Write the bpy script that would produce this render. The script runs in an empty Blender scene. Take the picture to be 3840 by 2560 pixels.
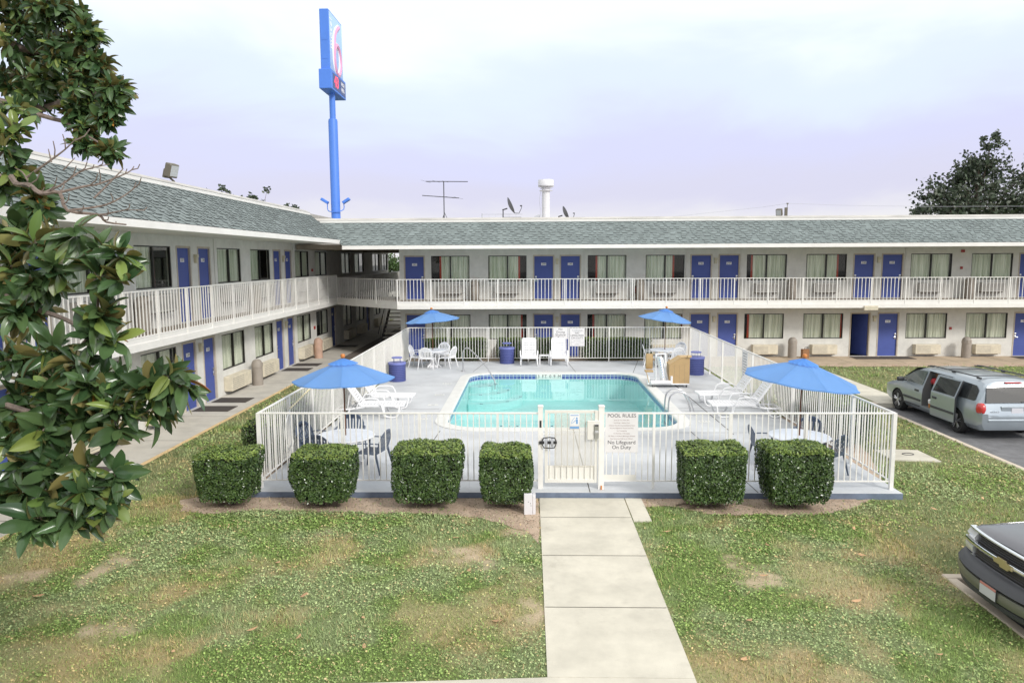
import bpy, math, random
import numpy as np
from mathutils import Vector, Matrix, noise
rnd = random.Random(11)
NR = np.random.default_rng(5)
SC = bpy.context.scene
COL = SC.collection
PI = math.pi

# ------------------------------------------------------------------ helpers
class MB:
    """collects shapes, builds ONE mesh object"""
    def __init__(s): s.v = []; s.f = []; s.m = []; s.sm = []
    def add(s, vs, fs, m=0, sm=False, M=None):
        b = len(s.v)
        if M is not None: vs = [tuple(M @ Vector(v)) for v in vs]
        s.v += [tuple(v) for v in vs]
        for f in fs:
            s.f.append([b + i for i in f]); s.m.append(m); s.sm.append(sm)
        return s
    def box(s, x0, x1, y0, y1, z0, z1, m=0, M=None):
        vs = [(x, y, z) for z in (z0, z1) for y in (y0, y1) for x in (x0, x1)]
        return s.add(vs, [(0,2,3,1),(4,5,7,6),(0,1,5,4),(2,6,7,3),(0,4,6,2),(1,3,7,5)], m, False, M)
    def cbox(s, x0, x1, y0, y1, z0, z1, c=.01, m=0, M=None):
        """chamfered box: three nested slabs merged as one hull along z"""
        vs = []; fs = []
        def ring(z, i):
            b = len(vs)
            X0, X1, Y0, Y1 = x0+i, x1-i, y0+i, y1-i
            e = c - i + 1e-5
            for (x, y) in ((X0+e,Y0),(X1-e,Y0),(X1,Y0+e),(X1,Y1-e),(X1-e,Y1),(X0+e,Y1),(X0,Y1-e),(X0,Y0+e)): vs.append((x, y, z))
            return b
        r = [ring(z0, c*.7), ring(z0+c, 0), ring(z1-c, 0), ring(z1, c*.7)]
        for a, b in zip(r, r[1:]):
            for k in range(8): fs.append((a+k, a+(k+1) % 8, b+(k+1) % 8, b+k))
        fs.append(tuple(range(r[0]+7, r[0]-1, -1))); fs.append(tuple(range(r[3], r[3]+8)))
        return s.add(vs, fs, m, False, M)
    def tube(s, pts, r, n=8, m=0, cap=True, closed=False, M=None, flat=None):
        pts = [Vector(p) for p in pts]; N = len(pts)
        rs = r if isinstance(r, (list, tuple)) else [r]*N
        vs = []; fs = []; up = None
        for i, p in enumerate(pts):
            if closed: t = pts[(i+1) % N] - pts[i-1]
            else: t = pts[min(i+1, N-1)] - pts[max(i-1, 0)]
            t.normalize()
            if up is None:
                up = Vector((0,0,1)) if abs(t.z) < .9 else Vector((1,0,0))
            a = t.cross(up)
            if a.length < 1e-4: a = t.cross(Vector((0,1,0)))
            a.normalize(); b = a.cross(t).normalized(); up = b
            fa, fb = flat or (1, 1)
            for k in range(n):
                q = 2*PI*k/n
                vs.append(tuple(p + a*(rs[i]*fa*math.cos(q)) + b*(rs[i]*fb*math.sin(q))))
        R = N if closed else N-1
        for i in range(R):
            j = (i+1) % N
            for k in range(n): fs.append((i*n+k, i*n+(k+1) % n, j*n+(k+1) % n, j*n+k))
        if cap and not closed:
            fs.append(tuple(range(n-1, -1, -1))); fs.append(tuple(range((N-1)*n, N*n)))
        return s.add(vs, fs, m, n > 5, M)
    def lathe(s, prof, n=24, m=0, c=(0,0,0), sm=True, M=None, sx=1, sy=1):
        vs = []; fs = []
        for (r, z) in prof:
            for k in range(n):
                q = 2*PI*k/n
                vs.append((c[0]+r*sx*math.cos(q), c[1]+r*sy*math.sin(q), c[2]+z))
        for i in range(len(prof)-1):
            for k in range(n): fs.append((i*n+k, i*n+(k+1) % n, (i+1)*n+(k+1) % n, (i+1)*n+k))
        fs.append(tuple(range(n-1, -1, -1))); fs.append(tuple(range((len(prof)-1)*n, len(prof)*n)))
        return s.add(vs, fs, m, sm, M)
    def prism(s, poly, z0, z1, m=0, M=None, ms=None):
        n = len(poly)
        vs = [(x, y, z0) for x, y in poly] + [(x, y, z1) for x, y in poly]
        s.add(vs, [tuple(range(n-1, -1, -1)), tuple(range(n, 2*n))], m, False, M)
        return s.add(vs, [(i, (i+1) % n, n+(i+1) % n, n+i) for i in range(n)], m if ms is None else ms, False, M)
    def build(s, name, mats, parent=None, loc=None, autosmooth=False):
        me = bpy.data.meshes.new(name)
        me.from_pydata(s.v, [], s.f)
        for m in (mats if isinstance(mats, (list, tuple)) else [mats]): me.materials.append(m)
        me.polygons.foreach_set('material_index', s.m)
        me.polygons.foreach_set('use_smooth', [bool(x) for x in s.sm])
        me.update()
        if any(s.sm): me.set_sharp_from_angle(angle=math.radians(38))
        o = bpy.data.objects.new(name, me); COL.objects.link(o)
        if parent: o.parent = parent
        if loc: o.location = loc
        return o

def npmesh(name, V, F, mats, parent=None, smooth=False, mi=None):
    """numpy vertices (n,3), faces (m,k)"""
    me = bpy.data.meshes.new(name)
    k = F.shape[1]
    me.vertices.add(len(V)); me.vertices.foreach_set('co', np.ascontiguousarray(V, dtype=np.float32).ravel())
    me.loops.add(F.size); me.loops.foreach_set('vertex_index', np.ascontiguousarray(F, dtype=np.int32).ravel())
    me.polygons.add(len(F)); me.polygons.foreach_set('loop_start', np.arange(0, F.size, k, dtype=np.int32))
    for m in (mats if isinstance(mats, (list, tuple)) else [mats]): me.materials.append(m)
    if mi is not None: me.polygons.foreach_set('material_index', mi.astype(np.int32))
    if smooth: me.polygons.foreach_set('use_smooth', np.ones(len(F), dtype=bool))
    me.update(calc_edges=True); me.validate()
    o = bpy.data.objects.new(name, me); COL.objects.link(o)
    if parent: o.parent = parent
    return o

def tag(o, label=None, cat=None, group=None, kind=None):
    if label: o['label'] = label
    if cat: o['category'] = cat
    if group: o['group'] = group
    if kind: o['kind'] = kind
    return o
def empty(name, loc=(0,0,0), rz=0, label=None, cat=None, group=None, rx=0, ry=0):
    o = bpy.data.objects.new(name, None); COL.objects.link(o)
    o.empty_display_size = .1
    o.location = loc; o.rotation_euler = (rx, ry, rz)
    return tag(o, label, cat, group)
def kids(o): return [c for c in bpy.data.objects if c.parent == o]
def copy_tree(o, parent=None):
    c = o.copy(); COL.objects.link(c)
    if parent: c.parent = parent
    for ch in kids(o): copy_tree(ch, c)
    return c
def again(o, loc, rz, label, group=None):
    c = copy_tree(o); c.location = loc; c.rotation_euler = (0, 0, rz)
    return tag(c, label, None, group)
_tc = {}
def text_geo(txt, size=1.0, extr=.002, cx='CENTER', spacing=1.0, sx=1.0):
    key = (txt, size, extr, cx, spacing)
    if key not in _tc:
        cu = bpy.data.curves.new('t', 'FONT'); cu.body = txt; cu.size = size; cu.extrude = extr
        cu.align_x = cx; cu.align_y = 'CENTER'; cu.resolution_u = 3; cu.space_character = spacing; cu.space_line = .95
        o = bpy.data.objects.new('t', cu); COL.objects.link(o)
        dg = bpy.context.evaluated_depsgraph_get(); dg.update()
        me = bpy.data.meshes.new_from_object(o.evaluated_get(dg))
        _tc[key] = ([tuple(v.co) for v in me.vertices], [tuple(p.vertices) for p in me.polygons])
        bpy.data.objects.remove(o); bpy.data.curves.remove(cu); bpy.data.meshes.remove(me)
    return _tc[key]
def put_text(mb, txt, M, size, m, extr=.002, cx='CENTER', spacing=1.0):
    """text is drawn in the xy plane facing +z, M places it"""
    v, f = text_geo(txt, size, extr, cx, spacing); mb.add(v, f, m, False, M)
def faceM(x, y, z, nrm='-y'):
    """matrix that stands text upright facing a direction"""
    R = {'-y': Matrix(((1,0,0),(0,0,-1),(0,1,0))), '+x': Matrix(((0,0,1),(1,0,0),(0,1,0)))}[nrm]
    return Matrix.Translation((x, y, z)) @ R.to_4x4()
def Mrz(x, y, z, rz=0): return Matrix.Translation((x, y, z)) @ Matrix.Rotation(rz, 4, 'Z')

# ------------------------------------------------------------------ materials
def mat(name, col, rough=.6, metal=0, var=0, vscale=3, col2=None, bump=0, bscale=60, spec=.5, coords='Position',
        emit=0, coat=0, detail=3, island=0, stretch=None, dirt=0):
    m = bpy.data.materials.new(name); m.use_nodes = True
    nt = m.node_tree; N = nt.nodes; L = nt.links; b = N['Principled BSDF']
    b.inputs['Roughness'].default_value = rough; b.inputs['Metallic'].default_value = metal
    b.inputs['Specular IOR Level'].default_value = spec
    b.inputs['Coat Weight'].default_value = coat
    c = (*col, 1)
    b.inputs['Base Color'].default_value = c
    if coords == 'Object':
        tc = N.new('ShaderNodeTexCoord'); src = tc.outputs['Object']
    else:
        g = N.new('ShaderNodeNewGeometry'); src = g.outputs['Position']
    if stretch:
        mp = N.new('ShaderNodeMapping'); mp.inputs['Scale'].default_value = stretch; L.new(src, mp.inputs['Vector']); src = mp.outputs['Vector']
    cur = None
    if col2 is not None or var:
        if col2 is None: col2 = tuple(min(1, x*(1+var)) for x in col); cA = tuple(x*(1-var) for x in col)
        else: cA = col
        nz = N.new('ShaderNodeTexNoise'); nz.inputs['Scale'].default_value = vscale; nz.inputs['Detail'].default_value = detail
        nz.inputs['Roughness'].default_value = .65
        L.new(src, nz.inputs['Vector'])
        rp = N.new('ShaderNodeValToRGB'); rp.color_ramp.elements[0].position = .32; rp.color_ramp.elements[1].position = .68
        rp.color_ramp.elements[0].color = (*cA, 1); rp.color_ramp.elements[1].color = (*col2, 1)
        L.new(nz.outputs['Fac'], rp.inputs['Fac']); cur = rp.outputs['Color']
    if island:
        gi = N.new('ShaderNodeNewGeometry'); mm = N.new('ShaderNodeMapRange'); mm.inputs['To Min'].default_value = 1-island; mm.inputs['To Max'].default_value = 1+island
        L.new(gi.outputs['Random Per Island'], mm.inputs['Value'])
        vm = N.new('ShaderNodeVectorMath'); vm.operation = 'SCALE'
        if cur is None:
            vm.inputs[0].default_value = col
        else: L.new(cur, vm.inputs[0])
        L.new(mm.outputs['Result'], vm.inputs['Scale']); cur = vm.outputs['Vector']
    if dirt:
        n2 = N.new('ShaderNodeTexNoise'); n2.inputs['Scale'].default_value = 1.3; n2.inputs['Detail'].default_value = 8; n2.inputs['Roughness'].default_value = .75
        L.new(src, n2.inputs['Vector'])
        r2 = N.new('ShaderNodeValToRGB'); r2.color_ramp.elements[0].position = .56; r2.color_ramp.elements[1].position = .8
        r2.color_ramp.elements[0].color = (0,0,0,1); r2.color_ramp.elements[1].color = (dirt,)*3+(1,)
        L.new(n2.outputs['Fac'], r2.inputs['Fac'])
        mx = N.new('ShaderNodeMix'); mx.data_type = 'RGBA'; mx.inputs[6].default_value = c
        if cur is not None: L.new(cur, mx.inputs[6])
        mx.inputs[7].default_value = (.16, .13, .09, 1); L.new(r2.outputs['Color'], mx.inputs[0]); cur = mx.outputs[2]
    if cur is not None: L.new(cur, b.inputs['Base Color'])
    if bump:
        nb = N.new('ShaderNodeTexNoise'); nb.inputs['Scale'].default_value = bscale; nb.inputs['Detail'].default_value = 4
        L.new(src, nb.inputs['Vector'])
        bp = N.new('ShaderNodeBump'); bp.inputs['Strength'].default_value = bump; bp.inputs['Distance'].default_value = .02
        L.new(nb.outputs['Fac'], bp.inputs['Height']); L.new(bp.outputs['Normal'], b.inputs['Normal'])
    if emit:
        b.inputs['Emission Color'].default_value = c; b.inputs['Emission Strength'].default_value = emit
    return m

M = {}
M['stucco'] = mat('stucco', (.70,.69,.65), .9, var=.08, vscale=2.5, bump=.6, bscale=28, detail=6, dirt=.22)
M['trim'] = mat('white_trim_paint', (.82,.80,.76), .6, var=.05, vscale=1.5, detail=6, dirt=.15, bump=.1)
M['coping'] = mat('roof_coping_metal', (.50,.48,.44), .5, var=.2, vscale=.8, stretch=(1,1,6), detail=6)
M['flatroof'] = mat('flat_roof_gravel', (.42,.41,.38), .95, var=.15, vscale=4)
M['shingle'] = mat('green_grey_shingle', (.205,.24,.235), .95, var=.14, vscale=1.2, bump=.4, bscale=120, detail=5, island=.07)
M['butt'] = mat('shingle_shadow_edge', (.05,.058,.058), .95)  # dark asphalt core, deepened to stand in for shadow lines under the tabs
M['deckconc'] = mat('walkway_concrete', (.30,.25,.20), .85, var=.2, vscale=2, bump=.2)
M['rail'] = mat('white_rail_paint', (.86,.84,.80), .4, var=.05, vscale=6, detail=5, dirt=.12)
M['door'] = mat('blue_door_paint', (.066,.10,.35), .55, var=.08, vscale=1.2, detail=4)
M['doorframe'] = mat('tan_door_frame', (.50,.44,.36), .6, var=.12, vscale=3)
M['threshold'] = mat('door_threshold', (.55,.55,.55), .4)
M['blackframe'] = mat('black_window_frame', (.02,.018,.017), .4)
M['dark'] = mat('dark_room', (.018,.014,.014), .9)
M['red'] = mat('red_curtain_edge', (.50,.06,.035), .8)
M['number'] = mat('white_number_plate', (.85,.85,.85), .4)
M['black'] = mat('black_paint', (.02,.02,.022), .5)
M['steel'] = mat('brushed_steel', (.62,.62,.64), .28, metal=1)
M['acu'] = mat('grey_beige_unit', (.50,.48,.45), .55, var=.08, vscale=5)
M['acl'] = mat('cream_unit', (.66,.60,.47), .55, var=.1, vscale=5, dirt=.15)
M['slot'] = mat('dark_slot', (.05,.045,.04), .8)
M['slot2'] = mat('louvre_shade', (.27,.255,.235), .8)
M['lamp'] = mat('wall_lamp_cream', (.58,.54,.40), .5)
M['alarm'] = mat('red_alarm_box', (.35,.03,.025), .4)
M['navy'] = mat('navy_plastic', (.075,.10,.15), .38, coat=.2, var=.1, vscale=8)
M['whiteplastic'] = mat('white_plastic', (.84,.84,.85), .38, var=.04, vscale=8)
M['umb'] = mat('blue_canvas', (.12,.335,.80), .8, var=.06, vscale=1.5, bump=.15, bscale=200)
def translucent(m, f):
    N = m.node_tree.nodes; L = m.node_tree.links; b = N['Principled BSDF']; t = N.new('ShaderNodeBsdfTranslucent'); t.inputs['Color'].default_value = (.55,.75,1,1)
    ms = N.new('ShaderNodeMixShader'); ms.inputs[0].default_value = f; L.new(b.outputs[0], ms.inputs[1]); L.new(t.outputs[0], ms.inputs[2]); L.new(ms.outputs[0], N['Material Output'].inputs['Surface'])
translucent(M['umb'], .45)
M['wood'] = mat('brown_pole_wood', (.13,.05,.022), .5, var=.3, vscale=12)
M['finial'] = mat('orange_wood_ball', (.62,.22,.05), .45)
M['bin'] = mat('taupe_plastic_bin', (.33,.29,.25), .6, var=.08, vscale=3)
M['binpink'] = mat('faded_pink_bin', (.50,.33,.25), .65, var=.12, vscale=3)
M['bluecan'] = mat('blue_violet_metal', (.07,.09,.28), .45)
M['bluecanrim'] = mat('blue_violet_rim', (.17,.20,.50), .4)
M['liner'] = mat('dark_bin_liner', (.03,.035,.12), .35)
M['signblue'] = mat('sign_blue', (.078,.22,.70), .5, var=.04, vscale=.6)
M['signface'] = mat('sign_face_blue', (.36,.58,.90), .35)
M['signwhite'] = mat('sign_white', (.9,.9,.92), .4)
M['signred'] = mat('sign_red', (.74,.36,.56), .4)
M['led'] = mat('red_led', (1,.06,.10), .4, emit=1.0)
M['signdark'] = mat('sign_dark_blue', (.02,.05,.2), .35)
M['galv'] = mat('grey_galvanised', (.50,.51,.55), .5, metal=.3)
M['darkmetal'] = mat('dark_grey_metal', (.08,.08,.085), .5, metal=.4)
M['whitemetal'] = mat('white_painted_pipe', (.75,.74,.76), .5)
M['bronze'] = mat('bronze_lamp_housing', (.13,.115,.085), .5)
M['lens'] = mat('lamp_lens', (.45,.47,.48), .15)
M['asphalt'] = mat('asphalt', (.18,.18,.185), .92, var=.22, vscale=3, bump=.5, bscale=90, detail=8)
M['walk'] = mat('pale_concrete', (.62,.585,.49), .9, var=.16, vscale=1.1, bump=.2, bscale=70, detail=10, dirt=.34)
M['walkgrey'] = mat('grey_concrete', (.56,.53,.475), .9, var=.16, vscale=1.3, bump=.15, bscale=70, detail=9, dirt=.3)
M['walktan'] = mat('tan_stained_concrete', (.50,.40,.29), .9, var=.2, vscale=.8, bump=.15, bscale=70, detail=9, dirt=.5)
M['walkdark'] = mat('passage_shaded_concrete', (.17,.14,.12), .9, var=.25, vscale=.8, detail=9)  # passage floor, its shade put into the colour
M['joint'] = mat('concrete_joint', (.09,.08,.065), .95)
M['kerb'] = mat('kerb_concrete', (.60,.52,.42), .9, var=.12, vscale=2, dirt=.3, detail=6)
M['yellow'] = mat('faded_yellow_paint', (.72,.52,.27), .8, var=.18, vscale=3, detail=7)
M['pooldeck'] = mat('grey_blue_deck_paint', (.57,.585,.60), .6, var=.13, vscale=.7, bump=.1, bscale=80, detail=9, dirt=.26)
M['deckedge'] = mat('blue_grey_slab_edge', (.16,.20,.28), .7, var=.2, vscale=3)
M['coping2'] = mat('white_pool_coping', (.72,.72,.69), .6, var=.05, vscale=3, bump=.2, bscale=60)
M['plaster'] = mat('aqua_plaster', (.45,.75,.74), .7, var=.02, vscale=1)
M['soil'] = mat('bare_soil', (.60,.47,.35), .97, col2=(.42,.305,.225), vscale=2.4, bump=.8, bscale=35, detail=9)
M['bark'] = mat('bark', (.16,.125,.10), .9, var=.3, vscale=9, bump=.6, bscale=30)
M['twig'] = mat('grey_twig_bark', (.20,.155,.13), .9, var=.3, vscale=20, bump=.4)
M['mat'] = mat('dark_door_mat', (.07,.058,.05), .98, var=.15, vscale=30)
M['tan'] = mat('tan_plastic', (.46,.31,.15), .55, var=.05, vscale=4)
M['tan2'] = mat('tan_plastic_top', (.60,.42,.21), .5)
M['offwhite'] = mat('off_white_mesh', (.78,.76,.70), .7)
M['signboard'] = mat('white_sign_board', (.78,.76,.76), .5, var=.03, vscale=4)
M['signtext'] = mat('dark_sign_lettering', (.045,.04,.05), .6)
M['signtext2'] = mat('brown_sign_lettering', (.28,.17,.17), .6)
M['signtext3'] = mat('pale_grey_lettering', (.33,.33,.36), .6)
M['stickerblue'] = mat('blue_sticker', (.16,.36,.66), .5)
M['bag'] = mat('brown_paper_bag', (.30,.15,.07), .8)
M['rope'] = mat('frayed_root', (.20,.15,.11), .9, var=.3, vscale=20)
M['hose'] = mat('white_hose', (.7,.7,.66), .5)
M['hookpole'] = mat('yellow_aluminium_pole', (.75,.66,.42), .4)

def leafmat(name, top, top2, under, rough=.35, island=.35, transl=.0, vscale=3, spec=.5):
    m = bpy.data.materials.new(name); m.use_nodes = True
    nt = m.node_tree; N = nt.nodes; L = nt.links; b = N['Principled BSDF']
    g = N.new('ShaderNodeNewGeometry')
    rp = N.new('ShaderNodeValToRGB'); rp.color_ramp.elements[0].color = (*top, 1); rp.color_ramp.elements[1].color = (*top2, 1)
    L.new(g.outputs['Random Per Island'], rp.inputs['Fac'])
    nz = N.new('ShaderNodeTexNoise'); nz.inputs['Scale'].default_value = vscale; L.new(g.outputs['Position'], nz.inputs['Vector'])
    mr = N.new('ShaderNodeMapRange'); mr.inputs['From Min'].default_value = .3; mr.inputs['From Max'].default_value = .7
    mr.inputs['To Min'].default_value = 1-island; mr.inputs['To Max'].default_value = 1+island
    L.new(nz.outputs['Fac'], mr.inputs['Value'])
    vm = N.new('ShaderNodeVectorMath'); vm.operation = 'SCALE'; L.new(rp.outputs['Color'], vm.inputs[0]); L.new(mr.outputs['Result'], vm.inputs['Scale'])
    mx = N.new('ShaderNodeMix'); mx.data_type = 'RGBA'; mx.inputs[7].default_value = (*under, 1)
    L.new(vm.outputs['Vector'], mx.inputs[6]); L.new(g.outputs['Backfacing'], mx.inputs[0])
    L.new(mx.outputs[2], b.inputs['Base Color']); b.inputs['Roughness'].default_value = rough
    b.inputs['Specular IOR Level'].default_value = spec
    if transl:
        out = N['Material Output']; tr = N.new('ShaderNodeBsdfTranslucent'); L.new(mx.outputs[2], tr.inputs['Color'])
        ms = N.new('ShaderNodeMixShader'); ms.inputs[0].default_value = transl
        L.new(b.outputs[0], ms.inputs[1]); L.new(tr.outputs[0], ms.inputs[2]); L.new(ms.outputs[0], out.inputs['Surface'])
    return m
M['hedge'] = leafmat('hedge_leaves', (.026,.058,.018), (.12,.19,.052), (.06,.11,.035), .26, .35, .10, 5)
M['hedgetop'] = leafmat('hedge_lit_new_growth', (.13,.22,.04), (.30,.38,.09), (.14,.22,.05), .42, .25, .15, 4)  # young growth on top, with the top light also put into the colour
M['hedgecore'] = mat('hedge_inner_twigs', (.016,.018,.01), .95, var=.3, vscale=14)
M['magnolia'] = leafmat('magnolia_leaf', (.036,.080,.030), (.09,.15,.055), (.22,.19,.07), .24, .35, .05, 3)
M['magnolia_light'] = leafmat('magnolia_pale_lit_leaf', (.12,.20,.05), (.20,.25,.06), (.26,.25,.09), .3, .25, .1, 2)
M['magnolia_rust'] = leafmat('magnolia_rusty_leaf', (.45,.15,.03), (.55,.28,.06), (.40,.17,.05), .45, .2, .1, 2)
M['farleaf'] = leafmat('far_tree_leaf', (.06,.08,.06), (.14,.16,.11), (.05,.075,.04), .5, .35, .15, .5)
M['bushleaf'] = leafmat('green_bush_leaf', (.05,.11,.03), (.12,.20,.06), (.08,.14,.04), .5, .3, .15, 1)

def tilemat():
    m = bpy.data.materials.new('blue_pool_tile'); m.use_nodes = True
    nt = m.node_tree; N = nt.nodes; L = nt.links; b = N['Principled BSDF']
    tc = N.new('ShaderNodeUVMap')
    br = N.new('ShaderNodeTexBrick'); br.offset = 0; br.inputs['Scale'].default_value = 1
    br.inputs['Color1'].default_value = (.02,.05,.30,1); br.inputs['Color2'].default_value = (.035,.08,.40,1)
    br.inputs['Mortar'].default_value = (.45,.52,.55,1); br.inputs['Mortar Size'].default_value = .012
    br.inputs['Brick Width'].default_value = .15; br.inputs['Row Height'].default_value = .15
    L.new(tc.outputs['UV'], br.inputs['Vector']); L.new(br.outputs['Color'], b.inputs['Base Color'])
    b.inputs['Roughness'].default_value = .2
    return m
M['tile'] = tilemat()
def panemat(name, tint, f0=.06, rough=.02, fmax=.85):
    m = bpy.data.materials.new(name); m.use_nodes = True
    nt = m.node_tree; N = nt.nodes; L = nt.links; N.remove(N['Principled BSDF'])
    out = N['Material Output']; t = N.new('ShaderNodeBsdfTransparent'); t.inputs['Color'].default_value = (*tint, 1)
    g = N.new('ShaderNodeBsdfGlossy'); g.inputs['Roughness'].default_value = rough
    fr = N.new('ShaderNodeLayerWeight'); fr.inputs['Blend'].default_value = .5
    pw = N.new('ShaderNodeMath'); pw.operation = 'POWER'; pw.inputs[1].default_value = 5; L.new(fr.outputs['Facing'], pw.inputs[0])
    mr = N.new('ShaderNodeMapRange'); mr.inputs['To Min'].default_value = f0; mr.inputs['To Max'].default_value = fmax
    L.new(pw.outputs[0], mr.inputs['Value'])
    ms = N.new('ShaderNodeMixShader'); L.new(mr.outputs['Result'], ms.inputs[0]); L.new(t.outputs[0], ms.inputs[1]); L.new(g.outputs[0], ms.inputs[2])
    L.new(ms.outputs[0], out.inputs['Surface'])
    return m
M['pane'] = panemat('window_pane', (.95,.97,.95), .03)
M['carglass'] = panemat('tinted_car_glass', (.10,.11,.12), .10)
M['carglassclear'] = panemat('clear_car_glass', (.62,.68,.66), .10)
def watermat():
    m = panemat('pool_water', (.90,.985,.98), .02, .0, .75)
    N = m.node_tree.nodes; L = m.node_tree.links
    nz = N.new('ShaderNodeTexNoise'); nz.inputs['Scale'].default_value = 2.2; nz.inputs['Detail'].default_value = 2
    g = N.new('ShaderNodeNewGeometry'); L.new(g.outputs['Position'], nz.inputs['Vector'])
    bp = N.new('ShaderNodeBump'); bp.inputs['Strength'].default_value = .035; bp.inputs['Distance'].default_value = .03
    L.new(nz.outputs['Fac'], bp.inputs['Height'])
    for n in N:
        if n.type in ('BSDF_GLOSSY', 'LAYER_WEIGHT'): L.new(bp.outputs['Normal'], n.inputs['Normal'])
    return m
M['water'] = watermat()
def curtainmat(name, a, b_, sc=18):
    m = bpy.data.materials.new(name); m.use_nodes = True
    nt = m.node_tree; N = nt.nodes; L = nt.links; b = N['Principled BSDF']
    tc = N.new('ShaderNodeTexCoord'); mp = N.new('ShaderNodeMapping'); mp.inputs['Scale'].default_value = (1, 1, .04)
    L.new(tc.outputs['Object'], mp.inputs['Vector'])
    nz = N.new('ShaderNodeTexNoise'); nz.inputs['Scale'].default_value = sc; nz.inputs['Detail'].default_value = 3
    L.new(mp.outputs['Vector'], nz.inputs['Vector'])
    rp = N.new('ShaderNodeValToRGB'); rp.color_ramp.elements[0].position = .35; rp.color_ramp.elements[1].position = .65
    rp.color_ramp.elements[0].color = (*a, 1); rp.color_ramp.elements[1].color = (*b_, 1)
    L.new(nz.outputs['Fac'], rp.inputs['Fac']); L.new(rp.outputs['Color'], b.inputs['Base Color']); b.inputs['Roughness'].default_value = .85
    return m
M['curtain'] = curtainmat('green_cream_curtain', (.56,.60,.46), (.95,.94,.84), 14)
M['curtain2'] = curtainmat('cream_grey_curtain', (.56,.56,.46), (.93,.90,.80), 11)

def attrmat(name, island, fine):
    """colour comes from the patch pattern stored on the mesh, so blades match the ground they grow on"""
    m = bpy.data.materials.new(name); m.use_nodes = True
    nt = m.node_tree; N = nt.nodes; L = nt.links; b = N['Principled BSDF']
    at = N.new('ShaderNodeAttribute'); at.attribute_name = 'patch'; g = N.new('ShaderNodeNewGeometry')
    mx = N.new('ShaderNodeMix'); mx.data_type = 'RGBA'; mx.blend_type = 'MULTIPLY'; mx.inputs[0].default_value = 1
    rp = N.new('ShaderNodeValToRGB'); e = rp.color_ramp.elements
    if island:
        L.new(g.outputs['Random Per Island'], rp.inputs['Fac']); st = [(0, (.45,.52,.42)), (.45, (.92,.95,.9)), (.85, (1.22,1.2,1.15)), (1, (1.4,1.35,1.3))]
    else:
        nz = N.new('ShaderNodeTexNoise'); nz.inputs['Scale'].default_value = fine; nz.inputs['Detail'].default_value = 5; nz.inputs['Roughness'].default_value = .8
        L.new(g.outputs['Position'], nz.inputs['Vector']); L.new(nz.outputs['Fac'], rp.inputs['Fac']); st = [(.3, (.5,.5,.48)), (.7, (1.35,1.3,1.25))]
    e[0].position, e[0].color = st[0][0], (*st[0][1], 1); e[1].position, e[1].color = st[-1][0], (*st[-1][1], 1)
    for p, c in st[1:-1]:
        q = e.new(p); q.color = (*c, 1)
    L.new(at.outputs['Color'], mx.inputs[6]); L.new(rp.outputs['Color'], mx.inputs[7]); L.new(mx.outputs[2], b.inputs['Base Color'])
    b.inputs['Roughness'].default_value = .7; b.inputs['Specular IOR Level'].default_value = .3
    return m
M['lawnpatch'] = attrmat('lawn_ground_patches', False, 38)
M['blade'] = attrmat('grass_blades', True, 0)
M['lawn'] = mat('lawn_ground', (.12,.165,.055), .95, col2=(.27,.25,.12), vscale=1.1, bump=.8, bscale=60, detail=9)

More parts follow.
